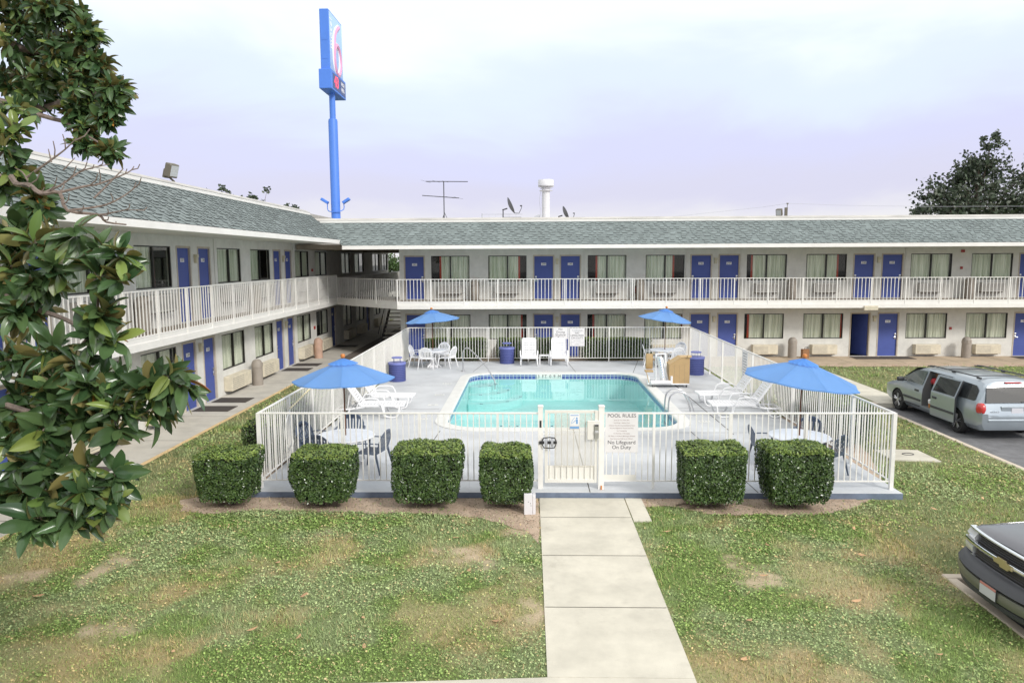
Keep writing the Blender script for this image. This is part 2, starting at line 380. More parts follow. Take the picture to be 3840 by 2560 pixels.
# ------------------------------------------------------------------ camera, world, light
def make_camera():
    f, p, yw, r, H = 2675.474, .11475, .02402, -.00484, 4.703
    F = Vector((-math.sin(yw)*math.cos(p), math.cos(yw)*math.cos(p), -math.sin(p)))
    Rt = Vector((math.cos(yw), math.sin(yw), 0)); U = Rt.cross(F)
    c, s = math.cos(r), math.sin(r); a = Rt*c + U*s; b = U*c - Rt*s
    cam = bpy.data.cameras.new('camera'); o = bpy.data.objects.new('camera', cam); COL.objects.link(o)
    R = Matrix((a, b, -F)).transposed()
    o.matrix_world = Matrix.Translation((0, 0, H)) @ R.to_4x4()
    cam.sensor_width = 36; cam.lens = f/3840*36; cam.clip_end = 2000; cam.clip_start = .05
    SC.camera = o
make_camera()
def make_world():
    w = bpy.data.worlds.new('World'); SC.world = w; w.use_nodes = True
    N = w.node_tree.nodes; L = w.node_tree.links
    bg = N['Background']; out = N['World Output']
    sky = N.new('ShaderNodeTexSky'); sky.sky_type = 'NISHITA'; sky.sun_disc = False
    sky.sun_elevation = math.radians(33); sky.sun_rotation = math.radians(138); sky.air_density = 1; sky.dust_density = 3
    bg.inputs['Strength'].default_value = .1; L.new(sky.outputs[0], bg.inputs['Color'])
    # overcast cloud layer over the blue sky
    tc = N.new('ShaderNodeTexCoord'); sp = N.new('ShaderNodeSeparateXYZ'); L.new(tc.outputs['Generated'], sp.inputs[0])
    mp = N.new('ShaderNodeMapping'); mp.inputs['Scale'].default_value = (1, 1, 3.2); L.new(tc.outputs['Generated'], mp.inputs['Vector'])
    nz = N.new('ShaderNodeTexNoise'); nz.inputs['Scale'].default_value = 1.7; nz.inputs['Detail'].default_value = 5; nz.inputs['Roughness'].default_value = .55
    nz.inputs['Distortion'].default_value = .4
    L.new(mp.outputs[0], nz.inputs['Vector'])
    ad = N.new('ShaderNodeMath'); ad.operation = 'MULTIPLY_ADD'; ad.inputs[1].default_value = .26; L.new(nz.outputs['Fac'], ad.inputs[0])
    sb = N.new('ShaderNodeMath'); sb.operation = 'SUBTRACT'; sb.inputs[1].default_value = .13
    L.new(sp.outputs[2], sb.inputs[0]); L.new(sb.outputs[0], ad.inputs[2])
    rp = N.new('ShaderNodeValToRGB'); e = rp.color_ramp.elements; rp.color_ramp.interpolation = 'EASE'
    stops = [(-.0, (.90,.88,.87)), (.035, (.86,.85,.88)), (.10, (.70,.69,.86)), (.17, (.70,.71,.95)), (.24, (.78,.87,.99)), (.31, (.97,1.05,1.06)), (.45, (1.07,1.08,1.08)), (1, (1.12,1.12,1.12))]
    e[0].position, e[0].color = stops[0][0], (*stops[0][1], 1); e[1].position, e[1].color = stops[-1][0], (*stops[-1][1], 1)
    for p_, c_ in stops[1:-1]:
        q = e.new(p_); q.color = (*c_, 1)
    L.new(ad.outputs[0], rp.inputs['Fac'])
    bg2 = N.new('ShaderNodeBackground'); bg2.inputs['Strength'].default_value = .87; L.new(rp.outputs[0], bg2.inputs['Color'])
    ms = N.new('ShaderNodeMixShader'); ms.inputs[0].default_value = .9
    L.new(bg.outputs[0], ms.inputs[1]); L.new(bg2.outputs[0], ms.inputs[2]); L.new(ms.outputs[0], out.inputs['Surface'])
    s = bpy.data.lights.new('sun', 'SUN'); s.energy = 1.85; s.angle = math.radians(12); s.color = (1, .97, .92)
    so = bpy.data.objects.new('sun', s); COL.objects.link(so)
    el, az = math.radians(33), math.radians(138)   # from behind the camera, a little to the right
    d = Vector((math.sin(az)*math.cos(el), math.cos(az)*math.cos(el), math.sin(el)))
    so.rotation_euler = d.to_track_quat('Z', 'Y').to_euler(); so.location = d*50
make_world()
SC.view_settings.view_transform = 'Standard'; SC.view_settings.look = 'None'
SC.view_settings.exposure = 0.36; SC.view_settings.gamma = 1
SC.render.engine = 'CYCLES'
SC.cycles.use_denoising = True; SC.cycles.max_bounces = 8; SC.cycles.transparent_max_bounces = 16
SC.cycles.use_adaptive_sampling = True; SC.cycles.adaptive_threshold = .015
# ------------------------------------------------------------------ railings
def rail_mesh(mb, p, q, zb, zt, post, pick, top=.022, pw=.024, pk=.0115, pbot=None, ends=(1, 1), z0=0, off=0, square=True):
    """white railing from p to q: top rail, bottom rail, posts and pickets"""
    p = Vector((p[0], p[1], 0)); q = Vector((q[0], q[1], 0)); d = q-p; Ln = d.length; d.normalize()
    ang = math.atan2(d.y, d.x); Mx = Mrz(p.x, p.y, 0, ang)
    mb.cbox(0, Ln, -top, top, zt-top*1.5, zt, .005, 0, Mx); mb.box(0, Ln, -.014, .014, zb, zb+.025, 0, Mx)
    n = max(1, round(Ln/post)); ps = [Ln*i/n for i in range(n+1)] if off == 0 else [x for x in np.arange(off, Ln, post)]
    for i, x in enumerate(ps):
        if (i == 0 and not ends[0]) or (i == len(ps)-1 and not ends[1]): continue
        mb.box(x-pw, x+pw, -pw, pw, pbot if pbot is not None else z0, zt-.01, 0, Mx)
    x = pick*.7
    while x < Ln:
        if all(abs(x-a) > pw+pk for a in ps): mb.box(x-pk, x+pk, -pk, pk, zb+.01, zt-.02, 0, Mx)
        x += pick

# ------------------------------------------------------------------ motel wings
def wavy(mb, x0, x1, z0, z1, y, amp=.035, n=None, m=0, seed=0):
    w = x1-x0; n = n or max(6, int(w/.02)); k = w/.125; r = random.Random(seed); ph = r.random()*6
    vs = []
    for i in range(n+1):
        x = x0+w*i/n; u = x/.125*2*PI
        yy = y+amp*(.5*math.sin(u*.95+ph)+.35*math.sin(u*.41+ph*2)+.15*math.sin(u*2.1))
        vs += [(x, yy, z0), (x, yy*1.0+.01*math.sin(u*.3), z1)]
    mb.add(vs, [(2*i, 2*i+2, 2*i+3, 2*i+1) for i in range(n)], m, True)

def motel(root, xa, xb, D, P, doors_u, doors_l, wins_u, wins_l, lamps, acs, xs_valley, eavex):
    z2, zt = P['z2'], P['top']
    holes = []
    for (x0, x1, num, hs) in doors_u: holes.append((x0-.06, x1+.06, z2, P['du']+.06))
    for (x0, x1, num, hs) in doors_l: holes.append((x0-.06, x1+.06, 0, P['dl']+.06))
    for w in wins_u: holes.append((w[0], w[1], P['wu'][0], P['wu'][1]))
    for w in wins_l: holes.append((w[0], w[1], P['wl'][0], P['wl'][1]))
    mb = MB()
    X = sorted({xa, xb} | {h[0] for h in holes} | {h[1] for h in holes}); Z = sorted({-.1, zt} | {h[2] for h in holes} | {h[3] for h in holes})
    for a, b in zip(X, X[1:]):
        for c, d in zip(Z, Z[1:]):
            mx, mz = (a+b)/2, (c+d)/2
            if any(h[0] < mx < h[1] and h[2] < mz < h[3] for h in holes): continue
            mb.add([(a, 0, c), (b, 0, c), (b, 0, d), (a, 0, d)], [(0, 1, 2, 3)])
    for (a, b, c, d) in holes:
        t = .14
        mb.add([(a,0,c),(b,0,c),(b,0,d),(a,0,d),(a,t,c),(b,t,c),(b,t,d),(a,t,d)], [(0,4,5,1),(2,6,7,3),(0,3,7,4),(1,5,6,2)])
    # end walls and back wall
    mb.add([(xa,0,-.1),(xa,0,zt),(xa,D,zt),(xa,D,-.1),(xb,0,-.1),(xb,0,zt),(xb,D,zt),(xb,D,-.1)], [(0,1,2,3),(4,7,6,5),(3,2,6,7)])
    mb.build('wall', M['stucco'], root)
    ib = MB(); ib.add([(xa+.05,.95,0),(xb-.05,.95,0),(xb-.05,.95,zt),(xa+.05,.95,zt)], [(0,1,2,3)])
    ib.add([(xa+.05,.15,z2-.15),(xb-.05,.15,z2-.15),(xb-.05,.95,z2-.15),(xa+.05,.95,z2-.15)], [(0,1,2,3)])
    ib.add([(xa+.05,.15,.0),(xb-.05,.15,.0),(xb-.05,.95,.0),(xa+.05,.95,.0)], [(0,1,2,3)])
    ib.build('room_dark_backing', M['dark'], root)  # near-black backing sheets; the darkness of the unlit rooms is in their colour
    # doors
    for lvl, ds, zb, ztop in (('u', doors_u, z2, P['du']), ('l', doors_l, 0, P['dl'])):
        for (x0, x1, num, hs) in ds:
            d = MB(); isopen = (num == 'open')
            if isopen:
                d.cbox(0, x1-x0, -.045, 0, zb+.03, ztop, .004, 0, Mrz(x1-.01, .14, 0, math.radians(180-62)))
            else: d.cbox(x0, x1, .05, .095, zb+.03, ztop, .004)
            o = d.build('door', M['door'], root)
            if isopen: o['label'] = 'door standing open into a dark room'
            f = MB()
            f.cbox(x0-.065, x0, -.012, .13, zb, ztop+.065, .006); f.cbox(x1, x1+.065, -.012, .13, zb, ztop+.065, .006)
            f.cbox(x0, x1, -.012, .13, ztop, ztop+.065, .006); f.build('door_frame', M['doorframe'], o)
            t = MB(); t.box(x0, x1, -.02, .13, zb, zb+.03); t.build('threshold', M['threshold'], o)
            hx = x0+.075 if hs < 0 else x1-.075; zh = zb+.97
            if not isopen:
                h = MB(); h.cbox(hx-.03, hx+.03, .035, .05, zh-.14, zh+.03, .005); h.cbox(hx-.042, hx+.042, .02, .05, zh+.05, zh+.14, .006)
                h.tube([(hx, .045, zh-.04), (hx, -.01, zh-.04), (hx+.1*(-hs), -.012, zh-.045)], .011, 6)
                h.build('handle', M['steel'], o)
            nm = MB(); cx = (x0+x1)/2; zc = ztop-.37
            if isopen:
                pass
            else:
                nm.cbox(cx-.12, cx+.12, .042, .05, zc-.06, zc+.06, .004)
                if num: put_text(nm, num, faceM(cx, .040, zc), .125, 1, .001)
                nm.build('number_plate', [M['number'], M['black']], o)
    # windows
    for lvl, ws, zz in (('u', wins_u, P['wu']), ('l', wins_l, P['wl'])):
        for k, w in enumerate(ws):
            x0, x1, side, gap, red = w; z0, z1 = zz; xm = (x0+x1)/2; f = MB(); b = .035
            f.box(x0, x1, .02, .085, z0, z0+b); f.box(x0, x1, .02, .085, z1-b, z1)
            f.box(x0, x0+b, .021, .084, z0+b, z1-b); f.box(x1-b, x1, .021, .084, z0+b, z1-b); f.box(xm-.03, xm+.03, .015, .088, z0+b, z1-b)
            o = f.build('window', M['blackframe'], root)
            p = MB(); p.box(x0+b, xm-.03, .045, .05, z0+b, z1-b); p.box(xm+.03, x1-b, .055, .06, z0+b, z1-b); p.build('pane', M['pane'], o)
            c = MB(); ca, cb = x0+.02, x1-.02
            if side == 'L': ca = x0+(x1-x0)*gap
            if side == 'R': cb = x1-(x1-x0)*gap
            wavy(c, ca, cb, z0-.02, z1+.02, .125, m=0, seed=int(x0*97))
            if red:
                if side == 'R': wavy(c, cb+.002, cb+.09, z0-.02, z1+.02, .125, m=1, n=6, amp=.02)
                else: wavy(c, ca-.09, ca-.002, z0-.02, z1+.02, .125, m=1, n=6, amp=.02)
            c.build('curtain', [M['curtain'] if lvl == 'u' else M['curtain2'], M['red']], o)
    # air conditioners
    for (x0, x1, z0, z1, lo) in acs:
        a = MB(); a.cbox(x0, x1, -.30, 0, z0, z1, .018)
        for i in range(6 if lo else 12):
            zc = z0+.05+(z1-z0-.1)*(i+.5)/(6 if lo else 12)
            a.box(x0+.06, x1-.06 if not lo else x0+(x1-x0)*.6, -.304, -.2995, zc-.006, zc+.006, 1)
        a.box(x0+.08, x1-.08, -.2, -.0, z0-.04, z0, 1)
        a.build('air_conditioner', [M['acl'] if lo else M['acu'], M['slot2']], root)
    for (x, z) in lamps:
        a = MB(); a.cbox(x-.055, x+.055, -.09, 0, z-.17, z, .01); a.cbox(x-.075, x+.075, -.12, 0, z, z+.10, .012); a.box(x-.035, x+.035, -.095, -.0895, z-.14, z-.03, 1)
        a.build('wall_lamp', [M['lamp'], M['acl']], root)
    # upper walkway
    ye, df = P['deck'], P['deckx']
    mb = MB(); mb.box(df[0], df[1], ye+.02, -.001, P['db']+.02, z2-.01); mb.build('upper_walkway', M['deckconc'], root)
    mb = MB(); mb.box(df[0], df[1], ye-.03, ye+.02, P['db'], P['db']+.19); mb.box(df[0], df[1], ye-.005, ye+.019, P['db']+.19, z2+.0)
    mb.box(df[0], df[1], ye+.02, ye+.5, P['db']-.002, P['db']+.02)
    mb.build('walkway_fascia', M['trim'], root)
    # roof
    (ye, ze), (yr, zr) = P['eave'], P['ridge']
    mb = MB(); rows = 13
    dv = Vector((0, yr-ye, zr-ze)); Ls = dv.length; dv.normalize(); nv = Vector((0, -dv.z, dv.y))
    xe0, xe1, xr0, xr1 = xs_valley
    def pt(x, t, h): q = Vector((x, ye, ze))+dv*(t*Ls)+nv*h; return tuple(q)
    r = random.Random(int(xb*3))
    mb.add([pt(xe0, 0, 0), pt(xe1, 0, 0), pt(xr1, 1, 0), pt(xr0, 1, 0)], [(0, 1, 2, 3)])
    for i in range(rows):
        t0, t1 = i/rows, (i+1)/rows
        lasthi = False; x = xe0+(xr0-xe0)*t0; xend = xe1+(xr1-xe1)*t0
        while x < xend:
            hi = not lasthi if r.random() < .8 else False; lasthi = hi; w = r.choice((.12,.16,.22,.28)) if hi else r.choice((.10,.14,.20,.26)); x1 = min(x+w, xend)
            h = .028 if hi else .008; dt = .0 if not hi else .006/Ls
            a, b, c, d = pt(x, t0-dt, h), pt(x1, t0-dt, h), pt(x1, t1+.01, h*.3), pt(x, t1+.01, h*.3)
            e, f_ = pt(x, t0-dt, 0.001), pt(x1, t0-dt, 0.001)
            mb.add([a, b, c, d], [(0, 1, 2, 3)])
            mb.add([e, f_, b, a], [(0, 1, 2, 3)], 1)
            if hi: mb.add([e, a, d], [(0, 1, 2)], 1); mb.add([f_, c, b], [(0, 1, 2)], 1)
            x = x1
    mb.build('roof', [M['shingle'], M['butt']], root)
    mb = MB(); mb.box(eavex[0], eavex[1], ye-.02, ye+.03, ze-.17, ze-.005); mb.build('eave_fascia', M['trim'], root)
    mb = MB(); mb.box(eavex[0], eavex[1], ye+.03, -.001, ze-.15, ze-.12); mb.build('soffit', M['stucco'], root)
    mb = MB(); mb.box(eavex[2], eavex[3], yr-.06, yr-.005, zr-.02, zr+.085); mb.build('ridge_fascia', M['trim'], root)
    mb = MB(); mb.add([(eavex[2], yr-.075, zr+.085), (eavex[3], yr-.075, zr+.085), (eavex[3], yr+.10, zr+.185), (eavex[2], yr+.10, zr+.185), (eavex[2], yr+.4, zr+.15), (eavex[3], yr+.4, zr+.15)], [(0,1,2,3),(3,2,5,4)])
    mb.build('roof_coping', M['coping'], root)
    mb = MB(); mb.add([(xa, yr+.3, zr+.1), (xb, yr+.3, zr+.1), (xb, D, zr+.1), (xa, D, zr+.1)], [(0,1,2,3)])
    mb.box(xa, xb, yr+.2, yr+.3, P['top']-.02, zr+.1)
    mb.add([(xa, D, P['top']), (xb, D, P['top']), (xb, D, zr+.1), (xa, D, zr+.1)], [(0,1,2,3)])
    mb.build('flat_roof', M['flatroof'], root)

# back wing: root at its front wall, local y+ is away from the camera
bw = empty('motel_wing', (0, 34.21, 0), 0, 'long two storey motel wing with grey green shingle roof behind the pool', 'motel building', 'motel wings')
PB = dict(z2=2.79, top=5.2, du=4.83, dl=2.05, wu=(3.65, 4.87), wl=(.87, 2.07), deck=-1.45, deckx=(-6.06, 34), db=2.43, eave=(-2.33, 5.335), ridge=(-.71, 6.44))
du = [(-5.92,-5.03,'243',1),(.26,1.15,'244',-1),(1.53,2.42,'245',1),(7.71,8.62,'246',-1),(9.04,9.93,'247',1),(15.35,16.25,'248',-1),(16.67,17.58,'249',1),(23.03,23.92,'250',-1),(24.3,25.2,'251',1)]
dl = [(-5.90,-5.01,'139',1),(.25,1.15,'140',-1),(1.54,2.43,'141',1),(7.73,8.61,'142',-1),(9.04,9.92,'143',1),(15.33,16.18,'open',-1),(16.63,17.52,'145',1),(23.0,23.84,'146',-1),(24.3,25.2,'147',1)]
wu = [(-4.67,-2.84,'L',.26,1),(-1.94,-.11,'R',.22,1),(2.8,4.63,'L',.26,1),(5.55,7.38,'R',.30,1),(10.31,12.19,'L',.17,1),(13.1,14.99,'R',.22,1),(17.97,19.89,'R',.03,0),(20.79,22.7,'',0,0),(25.7,27.6,'',0,0),(28.6,30.5,'L',.2,1)]
wl = [(-4.67,-2.82,'',0,0),(-1.94,-.11,'R',.16,1),(2.8,4.64,'L',.19,1),(5.52,7.38,'R',.04,1),(10.28,12.15,'L',.14,1),(13.07,14.95,'R',.05,1),(17.91,19.83,'',0,0),(20.71,22.65,'',0,0),(25.7,27.6,'',0,0),(28.6,30.5,'',0,0)]
acs = [(w[0]+.36, w[0]+1.48, 3.08, 3.51, 0) for w in wu]+[(w[0]+.36, w[0]+1.55, .15, .60, 1) for w in wl]
lamps = [(1.34,4.62),(8.83,4.62),(16.46,4.62),(24.11,4.62),(1.35,1.85),(8.83,1.85),(16.41,1.85),(24.1,1.85)]
motel(bw, -6.2, 34, 30, PB, du, dl, wu, wl, lamps, acs, (-8.3, 34.5, -10.3, 34.5), (-8.32, 34.5, -10.2, 34.5))  # wing depth stretched out of view to darken the passage and far windows
mb = MB(); rail_mesh(mb, (-6.06, -1.45), (34, -1.45), 2.77, 3.81, 1.565, .163, pbot=2.5, top=.02, pw=.022, pk=.0115)
rail_mesh(mb, (-9.82, 2.25), (-6.06, -1.45), 2.77, 3.81, 1.8, .163, pbot=2.5, top=.02, pw=.022, pk=.0115)
mb.build('railing', M['rail'], bw)
# corner landing that joins both walkways, roofed
mb = MB()
mb.prism([(-9.82, 2.25), (-6.06, -1.45), (-6.06, 0), (-6.2, 0), (-6.2, 3), (-9.82, 3)], 2.45, 2.78)
mb.build('corner_landing', M['deckconc'], bw)
mb = MB(); mb.box(0, 5.28, -.03, .02, 2.43, 2.62, 0, Mrz(-9.82, 2.25, 0, math.atan2(-3.7, 3.76))); mb.box(0, 5.28, -.005, .019, 2.62, 2.79, 0, Mrz(-9.82, 2.25, 0, math.atan2(-3.7, 3.76)))
mb.build('landing_fascia', M['trim'], bw)
mb = MB(); mb.box(-10.6, -6.21, -1.6, 17.5, 5.19, 5.4); mb.build('passage_ceiling', M['deckconc'], bw)  # dark ceiling colour carries the shade of the passage
mb = MB()
for (x, z, w_) in ((20.32, 4.2, .05), (20.0, 1.35, .05), (20.34, 4.98, .08)):
    mb = MB(); mb.cbox(x-w_, x+w_, -.06, 0, z-.06, z+.06, .008); mb.build('alarm_box', M['alarm'], bw)
mb = MB()
for x, za, zb_ in ((7.45,2.79,5.19),(2.62,2.79,5.19),(10.02,2.79,5.19),(17.7,2.79,5.19),(7.35,0,2.42)):
    mb = MB(); mb.tube([(x, -.02, za), (x, -.02, zb_)], .022 if 7.3 < x < 7.5 else .012, 6); mb.build('conduit', M['stucco'], bw)
mb = MB(); mb.cbox(4.97, 5.2, -.16, 0, 3.02, 3.46, .01, 0); mb.box(4.99, 5.18, -.163, -.1595, 3.05, 3.43, 1); mb.lathe([(.001,3.08),(.045,3.08),(.045,3.32),(.02,3.36),(.015,3.4),(.001,3.4)], 10, 2, (5.085, -.165, 0))
mb.build('extinguisher_cabinet', [M['trim'], M['slot'], M['alarm']], bw)
mb = MB(); mb.cbox(15.2, 15.82, -1.56, -1.48, 2.33, 2.53, .008); mb.box(15.24, 15.78, -1.563, -1.559, 2.41, 2.45, 1); mb.build('electrical_box', [M['acl'], M['lamp']], bw)

# left wing: local x = world y, local y- faces the pool
lw = empty('motel_wing', (-10.68, 0, 0), PI/2, 'two storey motel wing running away along the left side of the pool', 'motel building', 'motel wings')
PL = dict(z2=2.79, top=5.5, du=5.09, dl=2.13, wu=(3.92, 5.13), wl=(.88, 2.13), deck=-.83, deckx=(-4, 54.3), db=2.43, eave=(-2.18, 5.60), ridge=(-.43, 6.81))
du = [(5.2,6.0,'233',-1),(6.6,7.4,'234',1),(13.4,14.2,'235',-1),(14.8,15.6,'236',1),(21.57,22.38,'237',-1),(22.97,23.78,'238',1),(29.78,30.6,'239',-1),(31.2,32.0,'240',1)]
dl = [(5.2,6.0,'130',-1),(6.6,7.4,'131',1),(13.4,14.2,'132',-1),(14.8,15.6,'133',1),(21.6,22.4,'134',-1),(23.0,23.8,'135',1),(29.8,30.6,'136',-1),(31.2,32.0,'137',1),(38.2,39.0,'138',1),(46.5,47.4,'',1)]
wu = [(8.0,10,'',0,0),(11.1,13,'',0,0),(16.2,18.2,'',0,0),(19.2,21.2,'R',.42,1),(24.37,26.37,'',0,0),(27.3,29.36,'R',.46,1),(32.55,34.6,'',0,0),(35.6,37.7,'',0,0),(40.7,42.65,'',0,0),(43.8,46.2,'',0,0),(48.8,51.05,'',0,0),(52.0,53.9,'',0,0)]
wl = [(8.0,10,'',0,0),(11.1,13,'',0,0),(16.2,18.2,'',0,0),(19.2,21.2,'R',.1,0),(24.4,26.4,'',0,0),(27.4,29.4,'',0,0),(32.5,34.6,'',0,0),(35.5,37.6,'L',.5,0),(40.7,42.7,'',0,0),(43.8,46.0,'',0,0),(48.8,51.0,'',0,0)]
acs = [(w[0]+.1, w[0]+1.7, 3.26, 3.75, 0) for w in wu]+[(w[0]+.0, w[0]+1.75, .15, .66, 1) for w in wl]
lamps = [(22.7,4.8),(30.9,4.8),(22.7,1.95),(30.9,1.95),(14.5,4.8),(14.5,1.95)]
motel(lw, -4, 54.3, 12, PL, du, dl, wu, wl, lamps, acs, (-4, 32.7, -4, 33.6), (-4, 32.9, -4, 33.5))
mb = MB(); rail_mesh(mb, (-4, -.83), (36.47, -.83), 2.76, 3.95, 1.62, .163, pbot=2.46, top=.02, pw=.024, pk=.0115)
rail_mesh(mb, (36.9, -.83), (54.3, -.83), 2.76, 3.82, 1.9, .163, top=.02, pw=.022, pk=.0115, z0=2.7)
mb.build('railing', M['rail'], lw)
mb = MB(); mb.box(33.6, 54.6, -2.0, -.001, 5.2, 5.38); mb.box(33.6, 54.6, -.0, 11.9, 5.52, 6.2); mb.build('far_roof', M['flatroof'], lw)
mb = MB()
for (a, b, c, d) in ((34.95,35.1,4.15,4.28),(35.0,35.15,1.3,1.45),(33.9,34.1,5.2,5.34)):
    mb = MB(); mb.cbox(a, b, -.06, 0, c, d, .008); mb.build('alarm_box', M['alarm'], lw)
mb = MB()
for x in (24.1, 32.3):
    mb = MB(); mb.tube([(x, -.02, 2.8), (x, -.02, 5.45)], .012, 6); mb.build('conduit', M['stucco'], lw)

# stair beside the passage
st = empty('stair', (-6.95, 35.4, 0), 0, 'outdoor stair with dark stringers in the passage between the wings', 'stair')
mb = MB()
for i in range(14): mb.box(-.55, .55, i*.27, i*.27+.29, .17+i*.185, .21+i*.185)
mb.build('tread', M['walkgrey'], st)
mb = MB()
for x in (-.6, .6): mb.add([(x,-.05,0),(x,.25,0),(x,3.9,2.55),(x,3.9,2.8),(x,-.05,.25),(x+.04,-.05,0),(x+.04,.25,0),(x+.04,3.9,2.55),(x+.04,3.9,2.8),(x+.04,-.05,.25)], [(0,1,2,3,4),(9,8,7,6,5),(0,4,9,5),(4,3,8,9),(0,5,6,1),(1,6,7,2)])
mb.build('stringer', M['darkmetal'], st)
mb = MB()
for x in (-.6, .6):
    mb.tube([(x, 0, 1.05), (x, 3.7, 3.6)], .022, 6)
    for i in range(10): mb.tube([(x, .1+i*.38, .2+i*.262), (x, .1+i*.38, 1.1+i*.262)], .01, 5)
mb.build('handrail', M['darkmetal'], st)
w = MB(); w.box(-11.4, -6.3, 56.6, 56.8, 0, 2.3); w.box(-11.45, -6.25, 56.55, 56.85, 2.3, 2.36)
tag(w.build('garden_wall', M['trim']), 'low white wall closing the far end of the dark passage', 'wall')
# ------------------------------------------------------------------ ground
def sheet(name, rects, z, m, kind='structure', polys=()):
    mb = MB()
    for (a, b, c, d) in rects: mb.add([(a, c, z), (b, c, z), (b, d, z), (a, d, z)], [(0,1,2,3)])
    for p in polys: mb.add([(x, y, z) for x, y in p], [tuple(range(len(p)))])
    return tag(mb.build(name, m), kind=kind)
sheet('ground', [(-400, 400, -200, 18), (-400, 400, 29.5, 600), (-400, -3.2, 18, 29.5), (5, 400, 18, 29.5)], -.17, M['asphalt'])
LW = -2.35; LE = 4.22; PS = 19.1; PN = 28.38     # pool opening
sheet('lawn', [(-90, -9.2, -30, 13.8), (-9.2, 6.2, -30, 5.2), (-9.2, -9.1, 5.2, 13.8), (-90, -5.3, 13.8, 33.5), (7.0, 11.0, 13.8, 33.5), (6.2, 10.95, 10.3, 13.8), (11.0, 90, 23.3, 33.5), (-90, 90, 33.5, 90)], 0, M['lawn'])
sheet('parking_lot', [(11.0, 90, -30, 23.2), (6.3, 11.0, -30, 10.2)], -.13, M['asphalt'])
# soil beds with an uneven edge
def ragged(pts, amp, seed):
    r = random.Random(seed); out = []
    n = len(pts)
    for i in range(n):
        a, b = Vector(pts[i]), Vector(pts[(i+1) % n]); L = (b-a).length; k = max(1, int(L/.12))
        for j in range(k):
            p = a.lerp(b, j/k); q = noise.noise(Vector((p.x*2.3, p.y*2.3, seed)))*amp + noise.noise(Vector((p.x*9, p.y*9, seed)))*amp*.4
            out.append((p.x+q*.6, p.y+q))
    return out
BEDS = [ragged([(-6.9,13.5),(-6.6,12.85),(-5.9,12.75),(-5.33,12.9),(-3.77,12.9),(-1.95,12.76),(-.75,12.55),(-.05,12.0),(.17,11.4),(.19,13.74),(-5.4,13.74),(-5.4,15.5),(-5.9,15.5),(-6.2,14)], .12, 3),
        ragged([(2.19,13.72),(2.22,13.25),(2.82,13.17),(3.31,12.88),(3.96,12.8),(4.82,12.75),(5.5,12.82),(6.26,13.27),(6.73,13.72)], .12, 5),
        ragged([(-6.5,15.5),(-5.35,15.5),(-5.35,20),(-6.5,20)], .1, 6), ragged([(7.05,14.2),(7.4,14.6),(8.2,17),(8.6,21),(7.05,21)], .15, 7),
        ragged([(7.1,31.0),(34,30.8),(34,31.9),(7.1,31.9)], .25, 8), ragged([(-5.5,32.2),(6.9,32.2),(6.9,34.0),(-5.5,34.0)], .05, 9)]
for i, b in enumerate(BEDS):
    mb = MB(); mb.add([(x, y, .006+.0005*i) for x, y in b], [tuple(range(len(b)))]); tag(mb.build('soil_bed', M['soil']), kind='structure')
# pavements
def slab(name, rects, z0, z1, m, joints=(), jm=None):
    mb = MB()
    for (a, b, c, d) in rects: mb.box(a, b, c, d, z0, z1)
    for (a, b, c, d) in joints: mb.add([(a, c, z1+.003), (b, c, z1+.003), (b, d, z1+.003), (a, d, z1+.003)], [(0,1,2,3)], 1)
    return tag(mb.build(name, [m, M['joint']]), kind='structure')
slab('pavement', [(-10.67, -9.06, -4, 58)], -.16, .015, M['walkgrey'], [(-10.66, -9.07, y, y+.02) for y in np.arange(6.5, 54, 2.9)])
sheet('kerb_marking', [(-9.055, -8.92, -4, 33.2)], .012, M['yellow'])
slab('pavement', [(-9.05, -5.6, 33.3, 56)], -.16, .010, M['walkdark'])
slab('pavement', [(-5.55, 34, 31.9, 34.2)], -.16, .013, M['walktan'], [(x, x+.025, 31.92, 34.2) for x in np.arange(7.2, 33, 2.4)])
slab('pavement', [(11.3, 12.4, 23.0, 31.88)], -.16, .018, M['walk'], [(11.31, 12.39, y, y+.02) for y in (25.0, 27.0, 29.0)])
slab('walkway', [(.2, 1.86, 7.58, 13.66), (1.88, 2.2, 12.42, 13.66)], -.1, .02, M['walk'], [(.21, 1.85, y, y+.014) for y in (12.59, 10.9, 9.2)])
mb = MB(); mb.prism([(-14, 4.5), (1.86, 4.5), (1.86, 7.575), (.2, 7.575), (-14, 6.6)], -.1, .018); tag(mb.build('pavement', M['walk']), kind='structure')
def kerb(name, rects):
    mb = MB()
    for (a, b, c, d) in rects: mb.cbox(a, b, c, d, -.17, .022, .018)
    return tag(mb.build(name, M['kerb']), kind='structure')
kerb('kerb', [(10.92, 11.07, 10.32, 22.95), (6.13, 11.07, 10.17, 10.32), (6.13, 6.28, -10, 10.17), (10.92, 11.29, 22.96, 23.2), (12.41, 60, 23.06, 23.22)])
u = empty('utility_cover', (9.0, 16.75, 0), 0, 'pale concrete utility cover with an iron ring set in the grass beside the fence', 'utility cover')
mb = MB(); mb.prism([(-.55,-.35),(.5,-.5),(.48,.48),(-.1,.55),(-.55,.5)], 0, .03); mb.build('slab', M['walk'], u)
mb = MB(); mb.tube([(.05+.13*math.cos(a), .1+.09*math.sin(a), .035) for a in np.linspace(0, 2*PI, 14)[:-1]], .010, 5, closed=True); mb.build('ring', M['darkmetal'], u)

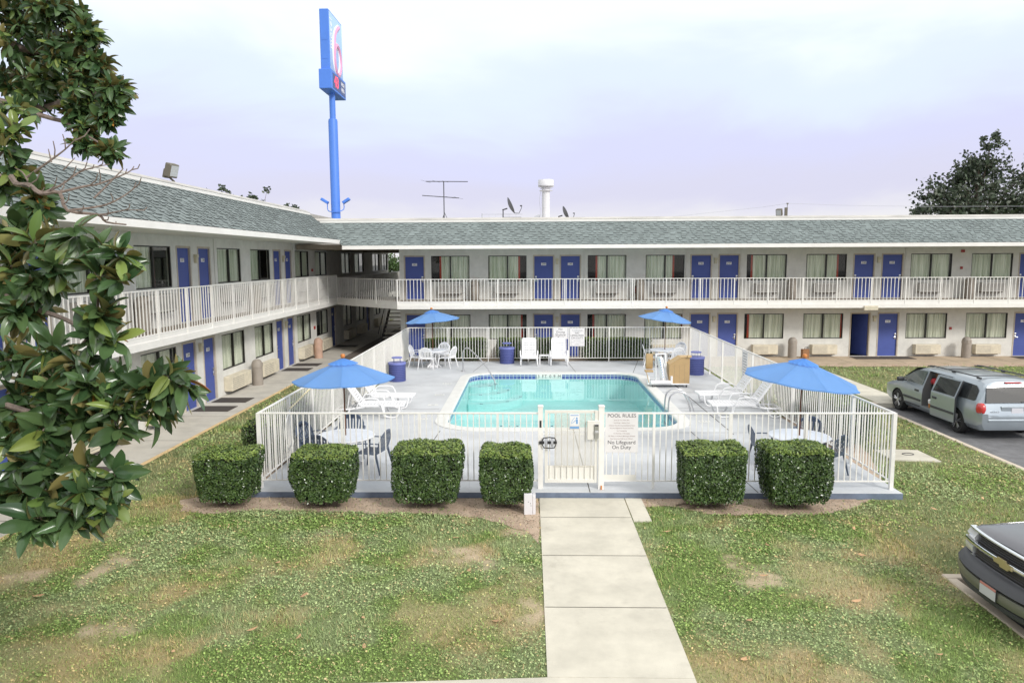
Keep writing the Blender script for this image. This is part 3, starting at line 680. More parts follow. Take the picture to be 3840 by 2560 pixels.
# ------------------------------------------------------------------ pool deck and pool
def rrect(x0, x1, y0, y1, r, n=8):
    pts = []
    for (cx, cy, a0) in ((x1-r, y1-r, 0), (x0+r, y1-r, 90), (x0+r, y0+r, 180), (x1-r, y0+r, 270)):
        for k in range(n+1):
            a = math.radians(a0+90*k/n); pts.append((cx+r*math.cos(a), cy+r*math.sin(a)))
    return pts
DZ = .12
inn = rrect(LW, LE, PS, PN, .95, 10); out = rrect(LW-.34, LE+.34, PS-.36, PN+.36, 1.27, 10)
def ringfaces(mb, A, za, B, zb, m=0):
    n = len(A); mb.add([(x, y, za) for x, y in A]+[(x, y, zb) for x, y in B], [(i, (i+1) % n, n+(i+1) % n, n+i) for i in range(n)], m, False)
# deck = slab with a hole: fill between outer rectangle and pool outline
bm_pts = out; n = len(out)
rect = []
for (x, y) in out:
    cx, cy = (LW+LE)/2, (PS+PN)/2; dx, dy = x-cx, y-cy
    X0, X1, Y0, Y1 = -5.55, 7.3, 13.68, 32.0
    t = min([( (X1 if dx > 0 else X0)-cx)/dx if abs(dx) > 1e-6 else 1e9, ((Y1 if dy > 0 else Y0)-cy)/dy if abs(dy) > 1e-6 else 1e9]); rect.append((cx+dx*t, cy+dy*t))
mb = MB(); ringfaces(mb, rect, DZ, out, DZ)
for (cxn, cyn) in ((7.3, 32.0), (-5.55, 32.0), (-5.55, 13.68), (7.3, 13.68)):   # corner triangles
    best = None
    for i in range(n):
        a, b = rect[i], rect[(i+1) % n]
        if (abs(a[0]-cxn) < 1e-6 or abs(b[0]-cxn) < 1e-6) and (abs(a[1]-cyn) < 1e-6 or abs(b[1]-cyn) < 1e-6) and not (abs(a[0]-b[0]) < 1e-6 or abs(a[1]-b[1]) < 1e-6): best = (a, b)
    if best: mb.add([(*best[0], DZ), (*best[1], DZ), (cxn, cyn, DZ)], [(0, 2, 1)])
for (a, b) in (((-5.55,13.68),(7.3,13.68)),((7.3,13.68),(7.3,32.0)),((7.3,32),(-5.55,32)),((-5.55,32),(-5.55,13.68))):
    mb.add([(*a, -.1), (*b, -.1), (*b, DZ), (*a, DZ)], [(0,1,2,3)], 1)
def jline(a, b, w=.014, m=2):
    a, b = Vector(a), Vector(b); d = (b-a).normalized(); nn = Vector((-d.y, d.x))*w
    mb.add([(a.x-nn.x, a.y-nn.y, DZ+.004), (b.x-nn.x, b.y-nn.y, DZ+.004), (b.x+nn.x, b.y+nn.y, DZ+.004), (a.x+nn.x, a.y+nn.y, DZ+.004)], [(0,1,2,3)], m)
for a, b in (((4.6,21.7),(7.3,21.7)),((4.6,24.4),(7.3,24.3)),((4.6,27.6),(7.3,27.7)),((3.9,18.6),(7.3,18.6)),((1.2,13.7),(1.2,18.67)),((-2.3,28.9),(-1.9,32)),((1.9,28.8),(1.7,32)),((-5.5,21.6),(-2.78,21.6)),((-5.5,25.7),(-2.78,25.7)),((-2.6,13.7),(-2.4,18.8)),((4.5,13.7),(4.3,18.8)),((4.2,28.6),(4.9,32)),((5.3,27.6),(5.35,18.4))): jline(a, b, .009 if a[0] != 5.3 else .013)
tag(mb.build('pool_deck', [M['pooldeck'], M['deckedge'], M['joint']]), kind='structure')
WZ = .015
pool = empty('swimming_pool', (0, 0, 0), 0, 'rectangular outdoor swimming pool with rounded corners and turquoise water', 'swimming pool')
mb = MB(); ringfaces(mb, out, DZ-.02, out, DZ+.02); ringfaces(mb, out, DZ+.02, rrect(LW-.02, LE+.02, PS-.02, PN+.02, .97, 10), DZ+.028); ringfaces(mb, rrect(LW-.02, LE+.02, PS-.02, PN+.02, .97, 10), DZ+.028, rrect(LW+.02, LE-.02, PS+.02, PN-.02, .93, 10), DZ+.01); ringfaces(mb, rrect(LW+.02, LE-.02, PS+.02, PN-.02, .93, 10), DZ+.01, rrect(LW+.02, LE-.02, PS+.02, PN-.02, .93, 10), DZ-.035); ringfaces(mb, rrect(LW+.02, LE-.02, PS+.02, PN-.02, .93, 10), DZ-.035, inn, DZ-.035)
mb.build('coping', M['coping2'], pool)
# tile band with UVs running along the edge
me = bpy.data.meshes.new('tile_band'); V = []; F = []; UV = []; s_ = 0
for i in range(n):
    a, b = inn[i], inn[(i+1) % n]; L = math.hypot(b[0]-a[0], b[1]-a[1]); k = len(V)
    V += [(*a, -.115), (*b, -.115), (*b, DZ-.035), (*a, DZ-.035)]; F.append((k, k+3, k+2, k+1)); UV += [(s_, .0), (s_, .2), (s_+L, .2), (s_+L, .0)]; s_ += L
me.from_pydata(V, [], F); uv = me.uv_layers.new(name='UVMap'); uv.data.foreach_set('uv', [c for q in UV for c in q]); me.materials.append(M['tile'])
tb = bpy.data.objects.new('tile_band', me); COL.objects.link(tb); tb.parent = pool
mb = MB(); ringfaces(mb, inn, -.115, inn, -1.0)
mb.add([(x, y, -1.0 if y < 24 else -1.0) for x, y in inn], [tuple(range(n))]); mb.build('basin', M['plaster'], pool)
mb = MB(); mb.add([(x, y, WZ) for x, y in inn], [tuple(range(n))]); mb.build('water_surface', M['water'], pool)
mb = MB()
for i, (r, z) in enumerate(((1.9, -.28), (1.45, -.50), (1.0, -.75))[::-1]):
    pass
for r, z in ((.75, -.22), (1.25, -.45), (1.75, -.70)):
    pts = [(LW+.35+r*math.cos(a), PN-.35-r*math.sin(a)) for a in np.linspace(-.5, PI/2+.5, 16)]
    poly = [(max(x, LW+.01), min(y, PN-.01)) for x, y in pts]+[(LW+.01, PN-.01)]
    mb.prism(poly, -.995, z); 
    for a in (.15, .8, 1.45): mb.box(LW+.35+(r-.08)*math.cos(a)-.06, LW+.35+(r-.08)*math.cos(a)+.06, PN-.35-(r-.08)*math.sin(a)-.03, PN-.35-(r-.08)*math.sin(a)+.03, z, z+.006, 1)
mb.build('corner_steps', [M['plaster'], M['liner']], pool)
mb = MB()
for x in (-1.0,-.72,-.44,.75,1.1,1.5,2.35,2.6,3.3): mb.box(x, x+.07, 24.0, 24.08, -.999, -.99, 0); mb.box(x+.07, x+.15, 24.0, 24.08, -.999, -.99, 1)
for x in (.35, .5): mb.box(x, x+.1, 19.4, 19.46, -.999, -.99, 0)
mb.box(LW, LE, 24.5, 24.53, -.999, -.993, 2)
mb.build('floor_marker', [M['liner'], M['signboard'], M['coping2']], pool)
mb = MB(); mb.box(.30, 1.32, PN-.035, PN-.002, -.10, DZ-.036, 0); put_text(mb, '3 FT 0.9 M', faceM(.81, PN-.037, .02), .17, 1, .001, spacing=1.25)
mb.build('depth_sign', [M['coping2'], M['black']], pool)
# deck depth markers
for (x, y, ry, t) in ((-3.05, 26.1, 0, '3 FT'), (-3.05, 23.9, 0, 'NO'), (-3.05, 22.2, 1, 'O'), (-3.1, 20.2, 0, '4 FT'), (5.0, 24.9, 0, '3 FT'), (4.95, 19.9, 0, '4 FT'), (.75, 29.05, 0, '3 FT'), (.9, 18.4, 1, 'NO DIVING')):
    mb = MB(); w = .16 if not t.startswith('NO D') else .55
    mb.box(-w, w, -.09, .09, 0, .004); put_text(mb, t, Matrix.Translation((0, 0, .005)), .15, 1, .0006)
    o = mb.build('depth_marker', [M['coping2'], M['signtext3']], None, (x, y, DZ+.0045)); o.rotation_euler[2] = 0
    tag(o, {(-3.05,26.1):'faint white depth tile on the deck left of the pool, nearest its far end', (-3.05,23.9):'small white tile on the deck left of the pool beside the rear lounger', (-3.05,22.2):'small round faint tile mark left of the pool near the lounger feet', (-3.1,20.2):'white depth tile by the near left corner of the pool', (5.0,24.9):'white depth tile on the deck in front of the pool lift', (4.95,19.9):'white depth tile by the near right corner of the pool', (.75,29.05):'faint white depth tile behind the pool between the two upright loungers', (.9,18.4):'row of faint letters on the deck seen through the gate'}[(x, y)], 'floor marking', 'depth tiles around the pool')

def spline(pts, n=6):
    P = [Vector(p) for p in pts]; P = [P[0]]+P+[P[-1]]; o = []
    for i in range(1, len(P)-2):
        for k in range(n):
            t = k/n; a, b, c, d = P[i-1:i+3]
            o.append(.5*((2*b)+(-a+c)*t+(2*a-5*b+4*c-d)*t*t+(-a+3*b-3*c+d)*t**3))
    o.append(P[-2]); return o
h = empty('pool_handrail', (-2.73, 29.1, DZ), 0, 'bent steel handrail running down into the far left corner of the pool', 'handrail')
mb = MB(); mb.tube(spline([(0,0,0),(0,0,.6),(.03,-.03,.86),(.16,-.14,.98),(.34,-.27,.92),(.95,-1.05,.45),(1.32,-1.56,-.02),(1.40,-1.68,-.2),(1.40,-1.68,-.45)], 6), .026, 10); mb.build('tube', M['steel'], h)
mb = MB(); mb.lathe([(.075,0),(.07,.025),(.03,.035)], 14); mb.build('base_plate', M['steel'], h)
h = empty('pool_ladder', (4.3, 20.95, DZ), 0, 'pool ladder with two hooped steel grab rails at the right edge', 'pool ladder')
for y in (-.27, .27):
    mb = MB(); mb.tube(spline([(-.22,y,-.9),(-.22,y,-.1),(-.2,y,.45),(-.08,y,.66),(.12,y,.7),(.32,y,.6),(.5,y,.2),(.55,y,0)], 6), .024, 10); mb.build('grab_rail', M['steel'], h)
mb = MB()
for z in (-.35, -.6): mb.cbox(-.25, -.17, -.27, .27, z, z+.03, .008)
mb.build('step', M['steel'], h)

# ------------------------------------------------------------------ pool fence
FX0, FX1, FY0, FY1 = -5.445, 7.19, 13.95, 31.84
fe = empty('pool_fence', (0, 0, DZ), 0, 'white metal picket fence all around the pool deck', 'fence')
zt, zb = 1.555, .15
def panel(p, q, post, pick, ends=(1, 1), off=0, pk=.0098):
    mb = MB(); rail_mesh(mb, p, q, zb, zt, post, pick, top=.022, pw=.001, pk=pk, ends=(0, 0), off=off); mb.build('picket_panel', M['rail'], fe)
panel((FX0, FY0), (.20, FY0), 1.56, .118); panel((1.46, FY0), (FX1, FY0), 1.5, .118)
panel((FX0, FY0), (FX0, FY1), 1.8, .123); panel((FX1, FY0), (FX1, FY1), 1.8, .123); panel((FX0, FY1), (FX1, FY1), 1.8, .128)
def post(x, y, w=.024, z=zt-.01, cap=0):
    mb = MB(); mb.box(-w, w, -w, w, 0, z)
    if cap: mb.cbox(-w*1.15, w*1.15, -w*1.15, w*1.15, z, z+.04, .012)
    mb.build('post', M['rail'], fe, (x, y, 0))
for x in (-3.76, -2.2, -.63, 2.48, 3.98, 5.48): post(x, FY0)
for x in (FX0, FX1): post(x, FY0, .036); post(x, FY1, .03)
for k in range(1, 10):
    for x in (FX0, FX1): post(x, FY0+(FY1-FY0)*k/10, .028)
for k in range(1, 7): post(FX0+(FX1-FX0)*k/7, FY1, .02)
post(.225, FY0, .05, 1.66, 1); post(1.435, FY0, .055, 1.66, 1)
g = MB()
g.cbox(.31, .37, -.02, .02, .12, 1.60, .004, 0, Matrix.Translation((0, FY0, 0))); g.cbox(1.30, 1.36, -.02, .02, .12, 1.60, .004, 0, Matrix.Translation((0, FY0, 0)))
g.cbox(.37, 1.30, -.019, .019, 1.54, 1.60, .004, 0, Matrix.Translation((0, FY0, 0))); g.cbox(.37, 1.30, -.019, .019, .12, .19, .004, 0, Matrix.Translation((0, FY0, 0)))
for i in range(8): g.box(.40+.118*i, .418+.118*i, FY0-.008, FY0+.008, .19, 1.54)
g.box(.37, 1.30, FY0+.010, FY0+.014, .19, .47, 0)
gate = g.build('gate', M['offwhite'], fe); mb = MB(); mb.box(1.50, 2.12, FY0-.012, FY0-.009, .15, .29); mb.build('kick_plate', M['offwhite'], fe)
gate['label'] = 'gate with off white mesh panel and keypad lock'
mb = MB(); mb.box(.50, 1.29, FY0-.016, FY0-.012, .45, 1.53)
def meshmat():
    m = panemat('perforated_panel', (1,1,1), .0); N = m.node_tree.nodes; L = m.node_tree.links
    d = N.new('ShaderNodeBsdfDiffuse'); d.inputs['Color'].default_value = (.74,.71,.64,1)
    t = [x for x in N if x.type == 'BSDF_TRANSPARENT'][0]; ms = N.new('ShaderNodeMixShader'); ms.inputs[0].default_value = .30
    L.new(t.outputs[0], ms.inputs[1]); L.new(d.outputs[0], ms.inputs[2]); L.new(ms.outputs[0], N['Material Output'].inputs['Surface']); return m
M['perf'] = meshmat()
mb.build('mesh_panel', M['perf'], gate)
mb = MB(); mb.cbox(1.15, 1.40, FY0-.085, FY0-.024, 1.02, 1.40, .006, 0); mb.cbox(1.29, 1.375, FY0-.115, FY0-.086, 1.05, 1.34, .006, 1); mb.box(1.30, 1.365, FY0-.118, FY0-.1155, 1.30, 1.33, 2); mb.cbox(1.30, 1.365, FY0-.135, FY0-.1156, 1.17, 1.21, .003, 3)
mb.cbox(1.30, 1.41, FY0-.04, FY0-.024, 1.40, 1.6, .004, 0)
mb.build('lock_box', [M['offwhite'], M['steel'], M['black'], M['threshold']], gate)
mb = MB(); mb.cbox(.80, 1.00, FY0-.03, FY0-.018, 1.22, 1.53, .002, 0); mb.box(.82, .98, FY0-.032, FY0-.0301, 1.30, 1.48, 1); mb.box(.81, .99, FY0-.032, FY0-.0301, 1.235, 1.275, 2)
mb.lathe([(.001,0),(.018,0),(.018,.003),(.001,.003)], 10, 2, M=faceM(.945, FY0-.032, 1.445)); mb.box(.93, .965, FY0-.034, FY0-.0321, 1.33, 1.42, 2)
mb.tube([(.935, FY0-.034, 1.41), (.885, FY0-.034, 1.37), (.86, FY0-.034, 1.345)], .005, 5, 2); mb.tube([(.835, FY0-.034, 1.33), (.855, FY0-.034, 1.40), (.90, FY0-.034, 1.46)], .004, 5, 2)
mb.box(.82, .98, FY0-.032, FY0-.0301, 1.495, 1.51, 2)
tag(mb.build('notice_sticker', [M['signboard'], M['number'], M['stickerblue']]), 'pale blue notice with a figure picture fixed on the gate', 'sign').location = (0, 0, DZ)
# hinge bands on gate
mb = MB()
for (x0, x1) in ((.20, .30), (.47, .55)): mb.cbox(x0, x1, FY0-.085, FY0-.055, .93, .99, .006)
mb.tube([(.26,FY0-.08,1.0),(.29,FY0-.09,1.06),(.40,FY0-.09,1.07),(.50,FY0-.09,1.06),(.53,FY0-.08,1.0)], .012, 6); mb.tube([(.26,FY0-.08,.92),(.29,FY0-.09,.86),(.40,FY0-.09,.85),(.50,FY0-.09,.86),(.53,FY0-.08,.92)], .012, 6)
mb.cbox(.31, .36, FY0-.09, FY0-.06, .88, 1.05, .006, 1); mb.cbox(.43, .48, FY0-.09, FY0-.06, .88, 1.05, .006, 1); mb.cbox(.36, .43, FY0-.08, FY0-.06, .93, .99, .006, 0)
mb.build('gate_latch', [M['black'], M['galv']], gate)
mb = MB(); mb.box(-.012, .012, -.012, .012, -.06, .02); tag_ = mb.build('fence_bracket', M['finial'], fe, (1.44, FY0-.07, .06))
mb = MB(); mb.box(.205, .245, FY0-.054, FY0-.0505, 1.26, 1.40); mb.build('hinge_plate', M['black'], gate)
# signs on the fence
s = empty('pool_rules_sign', (1.835, FY0-.035, DZ+1.16), 0, 'large white POOL RULES board fixed to the fence right of the gate', 'sign', 'white signs on the pool fence')
mb = MB(); mb.cbox(-.325, .325, 0, .006, -.41, .41, .002); mb.build('board', M['signboard'], s)
mb = MB(); put_text(mb, 'POOL RULES', faceM(0, -.001, .335), .10, 0, .0008); put_text(mb, 'No Lifeguard\nOn Duty', faceM(0, -.001, -.255), .105, 0, .0008)
L8 = ['Swim at Your Own Risk', 'No Diving - Shallow Pool', 'Children Must Be Accompanied by Adult', 'Pool for Registered Guests Use Only', 'No Trespassing', 'No Running or Horseplay', 'No Glass or Alcoholic Beverages Allowed', 'Pool Hours are 9:00 am to 9:30 pm']
for i, t in enumerate(L8): put_text(mb, t, faceM(0, -.001, .245-.0535*i), .031, 1, .0006)
mb.build('lettering', [M['signtext'], M['signtext2']], s)
s = empty('no_diving_sign', (1.41, FY1-.035, DZ+1.27), 0, 'white No Diving Shallow Pool board on the far fence', 'sign', 'white signs on the pool fence')
mb = MB(); mb.cbox(-.325, .325, 0, .006, -.25, .25, .002); mb.build('board', M['signboard'], s)
mb = MB(); put_text(mb, 'No\nDiving\nShallow\nPool', faceM(0, -.001, -.0), .135, 0, .0008, spacing=1.1); mb.build('lettering', M['signtext'], s)
s = empty('warning_sign', (2.155, FY1-.035, DZ+1.10), 0, 'taller white WARNING NO LIFEGUARD ON DUTY board on the far fence', 'sign', 'white signs on the pool fence')
mb = MB(); mb.cbox(-.33, .33, 0, .006, -.405, .405, .002); mb.build('board', M['signboard'], s)
mb = MB(); put_text(mb, 'WARNING', faceM(0, -.001, .30), .10, 1, .0008); mb.box(-.17, .17, -.0015, .0, .235, .243, 1); put_text(mb, 'NO\nLIFEGUARD\nON DUTY', faceM(0, -.001, .075), .115, 0, .0008)
for i, t in enumerate(('NO CHILDREN', 'WITHOUT ACCOMPANYING', 'AN ADULT')): put_text(mb, t, faceM(0, -.001, -.155-.08*i), .045, 1, .0008)
for (a, b, c, d) in ((-.26,.26,-.37,-.365),(-.26,.26,-.105,-.10),(-.26,-.255,-.365,-.105),(.255,.26,-.365,-.105)): mb.box(a, b, -.0015, 0, c, d, 1)
mb.build('lettering', [M['signtext'], M['signtext3']], s)
s = empty('notice_board', (FX1-.04, 23.6, DZ+1.05), PI/2, 'tall narrow white notice hung inside the right hand fence', 'sign', 'white signs on the pool fence')
s.rotation_euler[2] = -PI/2
mb = MB(); mb.cbox(-.30, .30, 0, .006, -.5, .5, .002); mb.build('board', M['signboard'], s)
mb = MB()
for i in range(9): mb.box(-.22+.03*(i % 3), .22-.04*(i % 2), -.0015, 0, .38-.09*i, .405-.09*i)
mb.build('lettering', M['signtext3'], s)
# rescue hook and hose on the left fence
s = empty('rescue_pole', (-5.36, 16.6, DZ+1.0), 0, 'long pale pole with a looped hook hung on the left fence', 'rescue pole')
mb = MB(); mb.tube([(.0,-1.0,.28),(.02,1.6,.62)], .02, 8); mb.build('pole', M['hookpole'], s)
mb = MB(); mb.tube(spline([(.0,-.95,.29),(.03,-1.3,.15),(.03,-1.45,-.15),(.03,-1.35,-.5),(.03,-1.1,-.62),(.03,-.9,-.4)], 5), .012, 6); mb.build('hook', M['hose'], s)
# white utility box and lamp box by the gate
s = empty('utility_box', (.0, 12.84, 0), 0, 'small white painted box with peeling paint on the soil left of the gate', 'utility box')
mb = MB(); mb.cbox(-.10, .055, -.08, .08, 0, .40, .008); mb.cbox(.06, .115, -.07, .09, 0, .37, .008); mb.build('body', M['whitemetal'], s)
mb = MB()
for (x, z) in ((.02,.22),(.03,.18),(-.02,.25)): mb.box(x-.005, x+.005, -.0815, -.0802, z-.008, z+.009)
mb.build('paint_chip', M['slot'], s)
s = MB(); s.tube(spline([(-.1,0,.01),(.1,.08,.02),(.35,.02,.015),(.55,.08,.02),(.75,.0,.01),(1.1,.1,.0)], 5), .016, 6); s.tube(spline([(.3,.04,.01),(.2,-.12,.015),(.0,-.2,.0)], 5), .01, 5)
tag(s.build('tree_root', M['rope'], None, (2.9, 13.25, .01)), 'thin bare root lying on the soil right of the walkway', 'root')

# ------------------------------------------------------------------ pool furniture
def make_chair(m, name_label, group):
    t = empty('garden_chair', (0, 0, 0), 0, name_label, 'chair', group)
    mb = MB(); mb.cbox(-.235, .235, -.20, .25, .405, .43, .012)
    mb.box(-.21, .21, .235, .25, .37, .41); mb.build('seat', m, t)
    # fan backrest: outer arch, vertical slats
    mb = MB(); tilt = .30
    def B(x, z): return (x, -.20-(z-.42)*tilt, z)
    arch = [B(.215*math.cos(a)*(1.06 if math.sin(a) > .2 else 1), .62+.27*math.sin(a)) for a in np.linspace(0, PI, 13)]
    mb.tube([B(.20,.42), B(.215,.52)]+arch+[B(-.215,.52), B(-.20,.42)], .027, 8, flat=(.5, 1))
    mb.box(-.19, .19, -.235, -.205, .43, .50)
    for k in range(7):
        u = (k-3)/3.3; xb, xt = .17*u, .20*u; zt_ = .62+.25*math.sqrt(max(0, 1-(xt/.225)**2))
        a, b = B(xb-.014, .49), B(xb+.014, .49); c, d = B(xt+.019, zt_), B(xt-.019, zt_)
        mb.add([a, b, c, d, (a[0], a[1]-.008, a[2]), (b[0], b[1]-.008, b[2]), (c[0], c[1]-.008, c[2]), (d[0], d[1]-.008, d[2])], [(0,1,2,3),(7,6,5,4),(0,4,5,1),(1,5,6,2),(3,2,6,7),(0,3,7,4)])
    mb.add([B(-.10,.80), B(.10,.80), B(.13,.86), B(0,.89), B(-.13,.86)], [(0,1,2,3,4)])
    mb.build('backrest', m, t)
    for s in (-1, 1):
        mb = MB(); mb.tube(spline([(s*.215,-.26,.64),(s*.26,-.12,.655),(s*.275,.1,.65),(s*.27,.22,.63),(s*.265,.245,.58)], 4), .024, 8, flat=(1, .5)); mb.build('armrest', m, t)
        for y0, y1, zt_, w in ((.22, .30, .62, .026), (-.19, -.30, .46, .026)):
            mb = MB(); mb.tube([(s*.255, y0, zt_), (s*.25, y0*1.05, .42), (s*.275, y1, 0)], [w, w*1.1, w*.7], 6, flat=(1, .6)); mb.build('leg', m, t)
    return t
def make_table(label, m=None):
    m = m or M['whiteplastic']
    t = empty('patio_table', (0, 0, 0), 0, label, 'table', 'round white tables under the umbrellas')
    mb = MB(); mb.lathe([(.02,.685),(.60,.685),(.64,.69),(.65,.705),(.64,.72),(.58,.722),(.02,.722)], 40); mb.build('tabletop', m, t)
    mb = MB(); mb.lathe([(.05,.10),(.045,.68),(.09,.684)], 16); mb.build('column', m, t)
    for k in range(4):
        a = PI/4+k*PI/2; mb = MB(); mb.tube([(.05*math.cos(a), .05*math.sin(a), .42), (.16*math.cos(a), .16*math.sin(a), .16), (.42*math.cos(a), .42*math.sin(a), .015)], [.03,.035,.028], 6); mb.build('leg', m, t)
    mb = MB(); mb.lathe([(.27,0),(.27,.06),(.22,.09),(.12,.10),(.11,.16),(.04,.17)], 24); mb.build('umbrella_base', m, t)
    return t
def make_umbrella(label, rot, tilt=(0, 0), r=1.28, drop=.46, zap=2.33):
    t = empty('patio_umbrella', (0, 0, 0), 0, label, 'umbrella', 'blue umbrellas over the pool tables')
    Mt = Matrix.Translation((0, 0, zap-.25)) @ Matrix.Rotation(tilt[0], 4, 'X') @ Matrix.Rotation(tilt[1], 4, 'Y') @ Matrix.Rotation(rot, 4, 'Z') @ Matrix.Translation((0, 0, .25))
    mb = MB(); n = 8; K = 7; vs = []; fs = []
    def cv(i, j):   # i around (with subdivisions), j radial
        a = 2*PI*i/(n*4); w = (i % 4)/4; q = math.cos(PI/n)/math.cos((w-.5)*2*PI/n) if 1 else 1
        rr = r*j/K*q; sag = .028*math.sin(w*PI)*(j/K); z = -drop*(j/K)**1.12-sag
        return (rr*math.cos(a), rr*math.sin(a), z)
    for j in range(1, K+1):
        for i in range(n*4): vs.append(cv(i, j))
    N4 = n*4
    for j in range(K-1):
        for i in range(N4): fs.append((j*N4+i, (j+1)*N4+i, (j+1)*N4+(i+1) % N4, j*N4+(i+1) % N4))
    for i in range(N4):     # valance hem
        x, y, z = vs[(K-1)*N4+i]; vs.append((x*.995, y*.995, z-.028))
    for i in range(N4): fs.append(((K-1)*N4+i, K*N4+i, K*N4+(i+1) % N4, (K-1)*N4+(i+1) % N4))
    vs.append((0, 0, 0)); fs += [(len(vs)-1, i, (i+1) % N4) for i in range(N4)]
    mb.add(vs, fs, 0, False, Mt); can = mb.build('canopy', M['umb'], t)
    mb = MB(); vs = []; fs = []
    for j in range(4):
        for i in range(N4):
            a = 2*PI*i/N4; w = (i % 4)/4; q = math.cos(PI/n)/math.cos((w-.5)*2*PI/n); rr = .33*j/3*q
            vs.append((rr*math.cos(a), rr*math.sin(a), .055-.115*(j/3)**1.1-(.02*math.sin(w*2*PI)**2 if j == 3 else 0)))
    for j in range(3):
        for i in range(N4): fs.append((j*N4+i, (j+1)*N4+i, (j+1)*N4+(i+1) % N4, j*N4+(i+1) % N4))
    mb.add(vs, fs, 0, False, Mt); mb.build('vent_flap', M['umb'], can)
    mb = MB(); mb.tube([(0, 0, .1), (0, 0, 1.45), tuple(Mt @ Vector((0, 0, -.1)))], .019, 10); mb.tube([tuple(Mt @ Vector((0,0,-.1))), tuple(Mt @ Vector((0,0,.06)))], .016, 8); mb.build('pole', M['wood'], t)
    mb = MB(); mb.lathe([(.001,.05),(.03,.055),(.05,.085),(.052,.11),(.04,.145),(.001,.155)], 14, 0, M=Mt); mb.build('finial', M['finial'], t)
    for k in range(8):
        a = 2*PI*k/8; mb = MB(); mb.tube([tuple(Mt @ Vector((.03*math.cos(a), .03*math.sin(a), -.05))), tuple(Mt @ Vector((r*.97*math.cos(a), r*.97*math.sin(a), -drop*.98-.012)))], .008, 5)
        mb.tube([tuple(Mt @ Vector((.03*math.cos(a), .03*math.sin(a), -.52))), tuple(Mt @ Vector((r*.5*math.cos(a), r*.5*math.sin(a), -drop*.5-.03)))], .007, 5); mb.build('rib', M['wood'], t)
    return t
def make_lounger(label, back=math.radians(56), group='white plastic loungers around the pool'):
    t = empty('sun_lounger', (0, 0, 0), 0, label, 'sun lounger', group); m = M['whiteplastic']; W = .31
    mb = MB()        # bed: y from hinge (0) to foot (1.25)
    for s in (-1, 1): mb.cbox(s*W-.03 if s > 0 else -W-.03, s*W+.03 if s > 0 else -W+.03, 0, 1.26, .33, .385, .01)
    mb.cbox(-W, W, 1.19, 1.26, .33, .384, .01)
    for k in range(13): mb.cbox(-W+.03, W-.03, .010+k*.0915, .082+k*.0915, .355, .382, .006)
    mb.build('seat', m, t)
    mb = MB(); Mb = Matrix.Translation((0, 0, .36)) @ Matrix.Rotation(-back, 4, 'X')
    for s in (-1, 1): mb.cbox(s*(W-.02)-.03, s*(W-.02)+.03, -.80, .0, -.025, .03, .01, 0, Mb)
    mb.cbox(-W+.012, W-.012, -.84, -.74, -.02, .03, .012, 0, Mb)
    for k in range(9): mb.cbox(-W+.04, W-.04, -.735+k*.082, -.671+k*.082, -.002, .027, .006, 0, Mb)
    mb.build('backrest', m, t)
    mb = MB()        # base rails behind the hinge, strut
    for s in (-1, 1): mb.tube([(s*W, .1, .33), (s*W, -.3, .27), (s*W, -.72, .26)], .028, 6, flat=(.8, 1))
    mb.tube([(-W, -.72, .26), (W, -.72, .26)], .028, 6); mb.tube([(-W, -.35, .27), (W, -.35, .27)], .018, 6)
    for s in (-1, 1): mb.tube([(s*.22, -.40, .27), (s*.22, -.33, .75)], .016, 6)
    mb.build('base_frame', m, t)
    for s in (-1, 1):
        mb = MB(); mb.tube(spline([(s*(W+.05), -.12, .30), (s*(W+.07), -.02, .53), (s*(W+.07), .10, .585), (s*(W+.07), .42, .585), (s*(W+.07), .53, .53), (s*(W+.06), .62, .32), (s*(W+.05), .68, .06)], 4), .026, 8, flat=(.7, 1)); mb.build('armrest', m, t)
        mb = MB(); mb.tube(spline([(s*(W+.03), .66, .33), (s*(W+.05), .70, .10), (s*(W+.05), .80, .03), (s*(W+.05), 1.0, .03), (s*(W+.05), 1.08, .12), (s*(W+.03), 1.12, .33)], 4), .03, 8, flat=(.8, 1)); mb.build('leg', m, t)
        mb = MB(); mb.tube(spline([(s*W, -.72, .26), (s*(W+.02), -.70, .10), (s*(W+.03), -.62, .03), (s*(W+.03), -.46, .03), (s*(W+.02), -.38, .12), (s*W, -.32, .27)], 4), .028, 8, flat=(.8, 1)); mb.build('leg', m, t)
    return t
G1, G2 = 'navy plastic chairs around the near tables', 'white plastic chairs around the far tables'
def aim(x, y, tx, ty): return math.atan2(ty-y, tx-x)-PI/2
TFL, TFR, TBL, TBR = (-4.08, 15.42), (5.92, 15.45), (-4.14, 30.38), (5.80, 30.4)
tb = make_table('round white table behind the near left fence corner, navy chairs around it'); tb.location = (*TFL, DZ)
again(tb, (*TFR, DZ), .5, 'round white table behind the near right fence corner, navy chairs around it')
again(tb, (*TBL, DZ), .3, 'round white table in the far left deck corner with four white chairs')
again(tb, (*TBR, DZ), .9, 'round white table in the far right deck corner behind the pool lift')
nc = make_chair(M['navy'], 'navy chair right of the near left table, seen from the side', G1); nc.location = (-3.42, 15.17, DZ); nc.rotation_euler[2] = aim(-3.42, 15.17, -4.5, 15.45)
def nch(x, y, t, lab, g, proto, off=0): return again(proto, (x, y, DZ), aim(x, y, *t)+off, lab, g)
nch(-4.20, 16.32, TFL, 'navy chair on the far side of the near left table', G1, nc)
nch(-4.86, 15.72, TFL, 'navy chair left of the near left table, close to the fence', G1, nc)
nch(-4.42, 14.95, (-4.2, 16), 'navy chair in front of the near left table, behind the cube hedge', G1, nc)
nch(5.22, 15.52, (6.2, 15.5), 'navy chair left of the near right table', G1, nc)
nch(6.34, 16.10, TFR, 'navy chair on the far side of the near right table', G1, nc)
nch(6.30, 14.92, TFR, 'navy chair in front of the near right table, mostly behind the hedge', G1, nc)
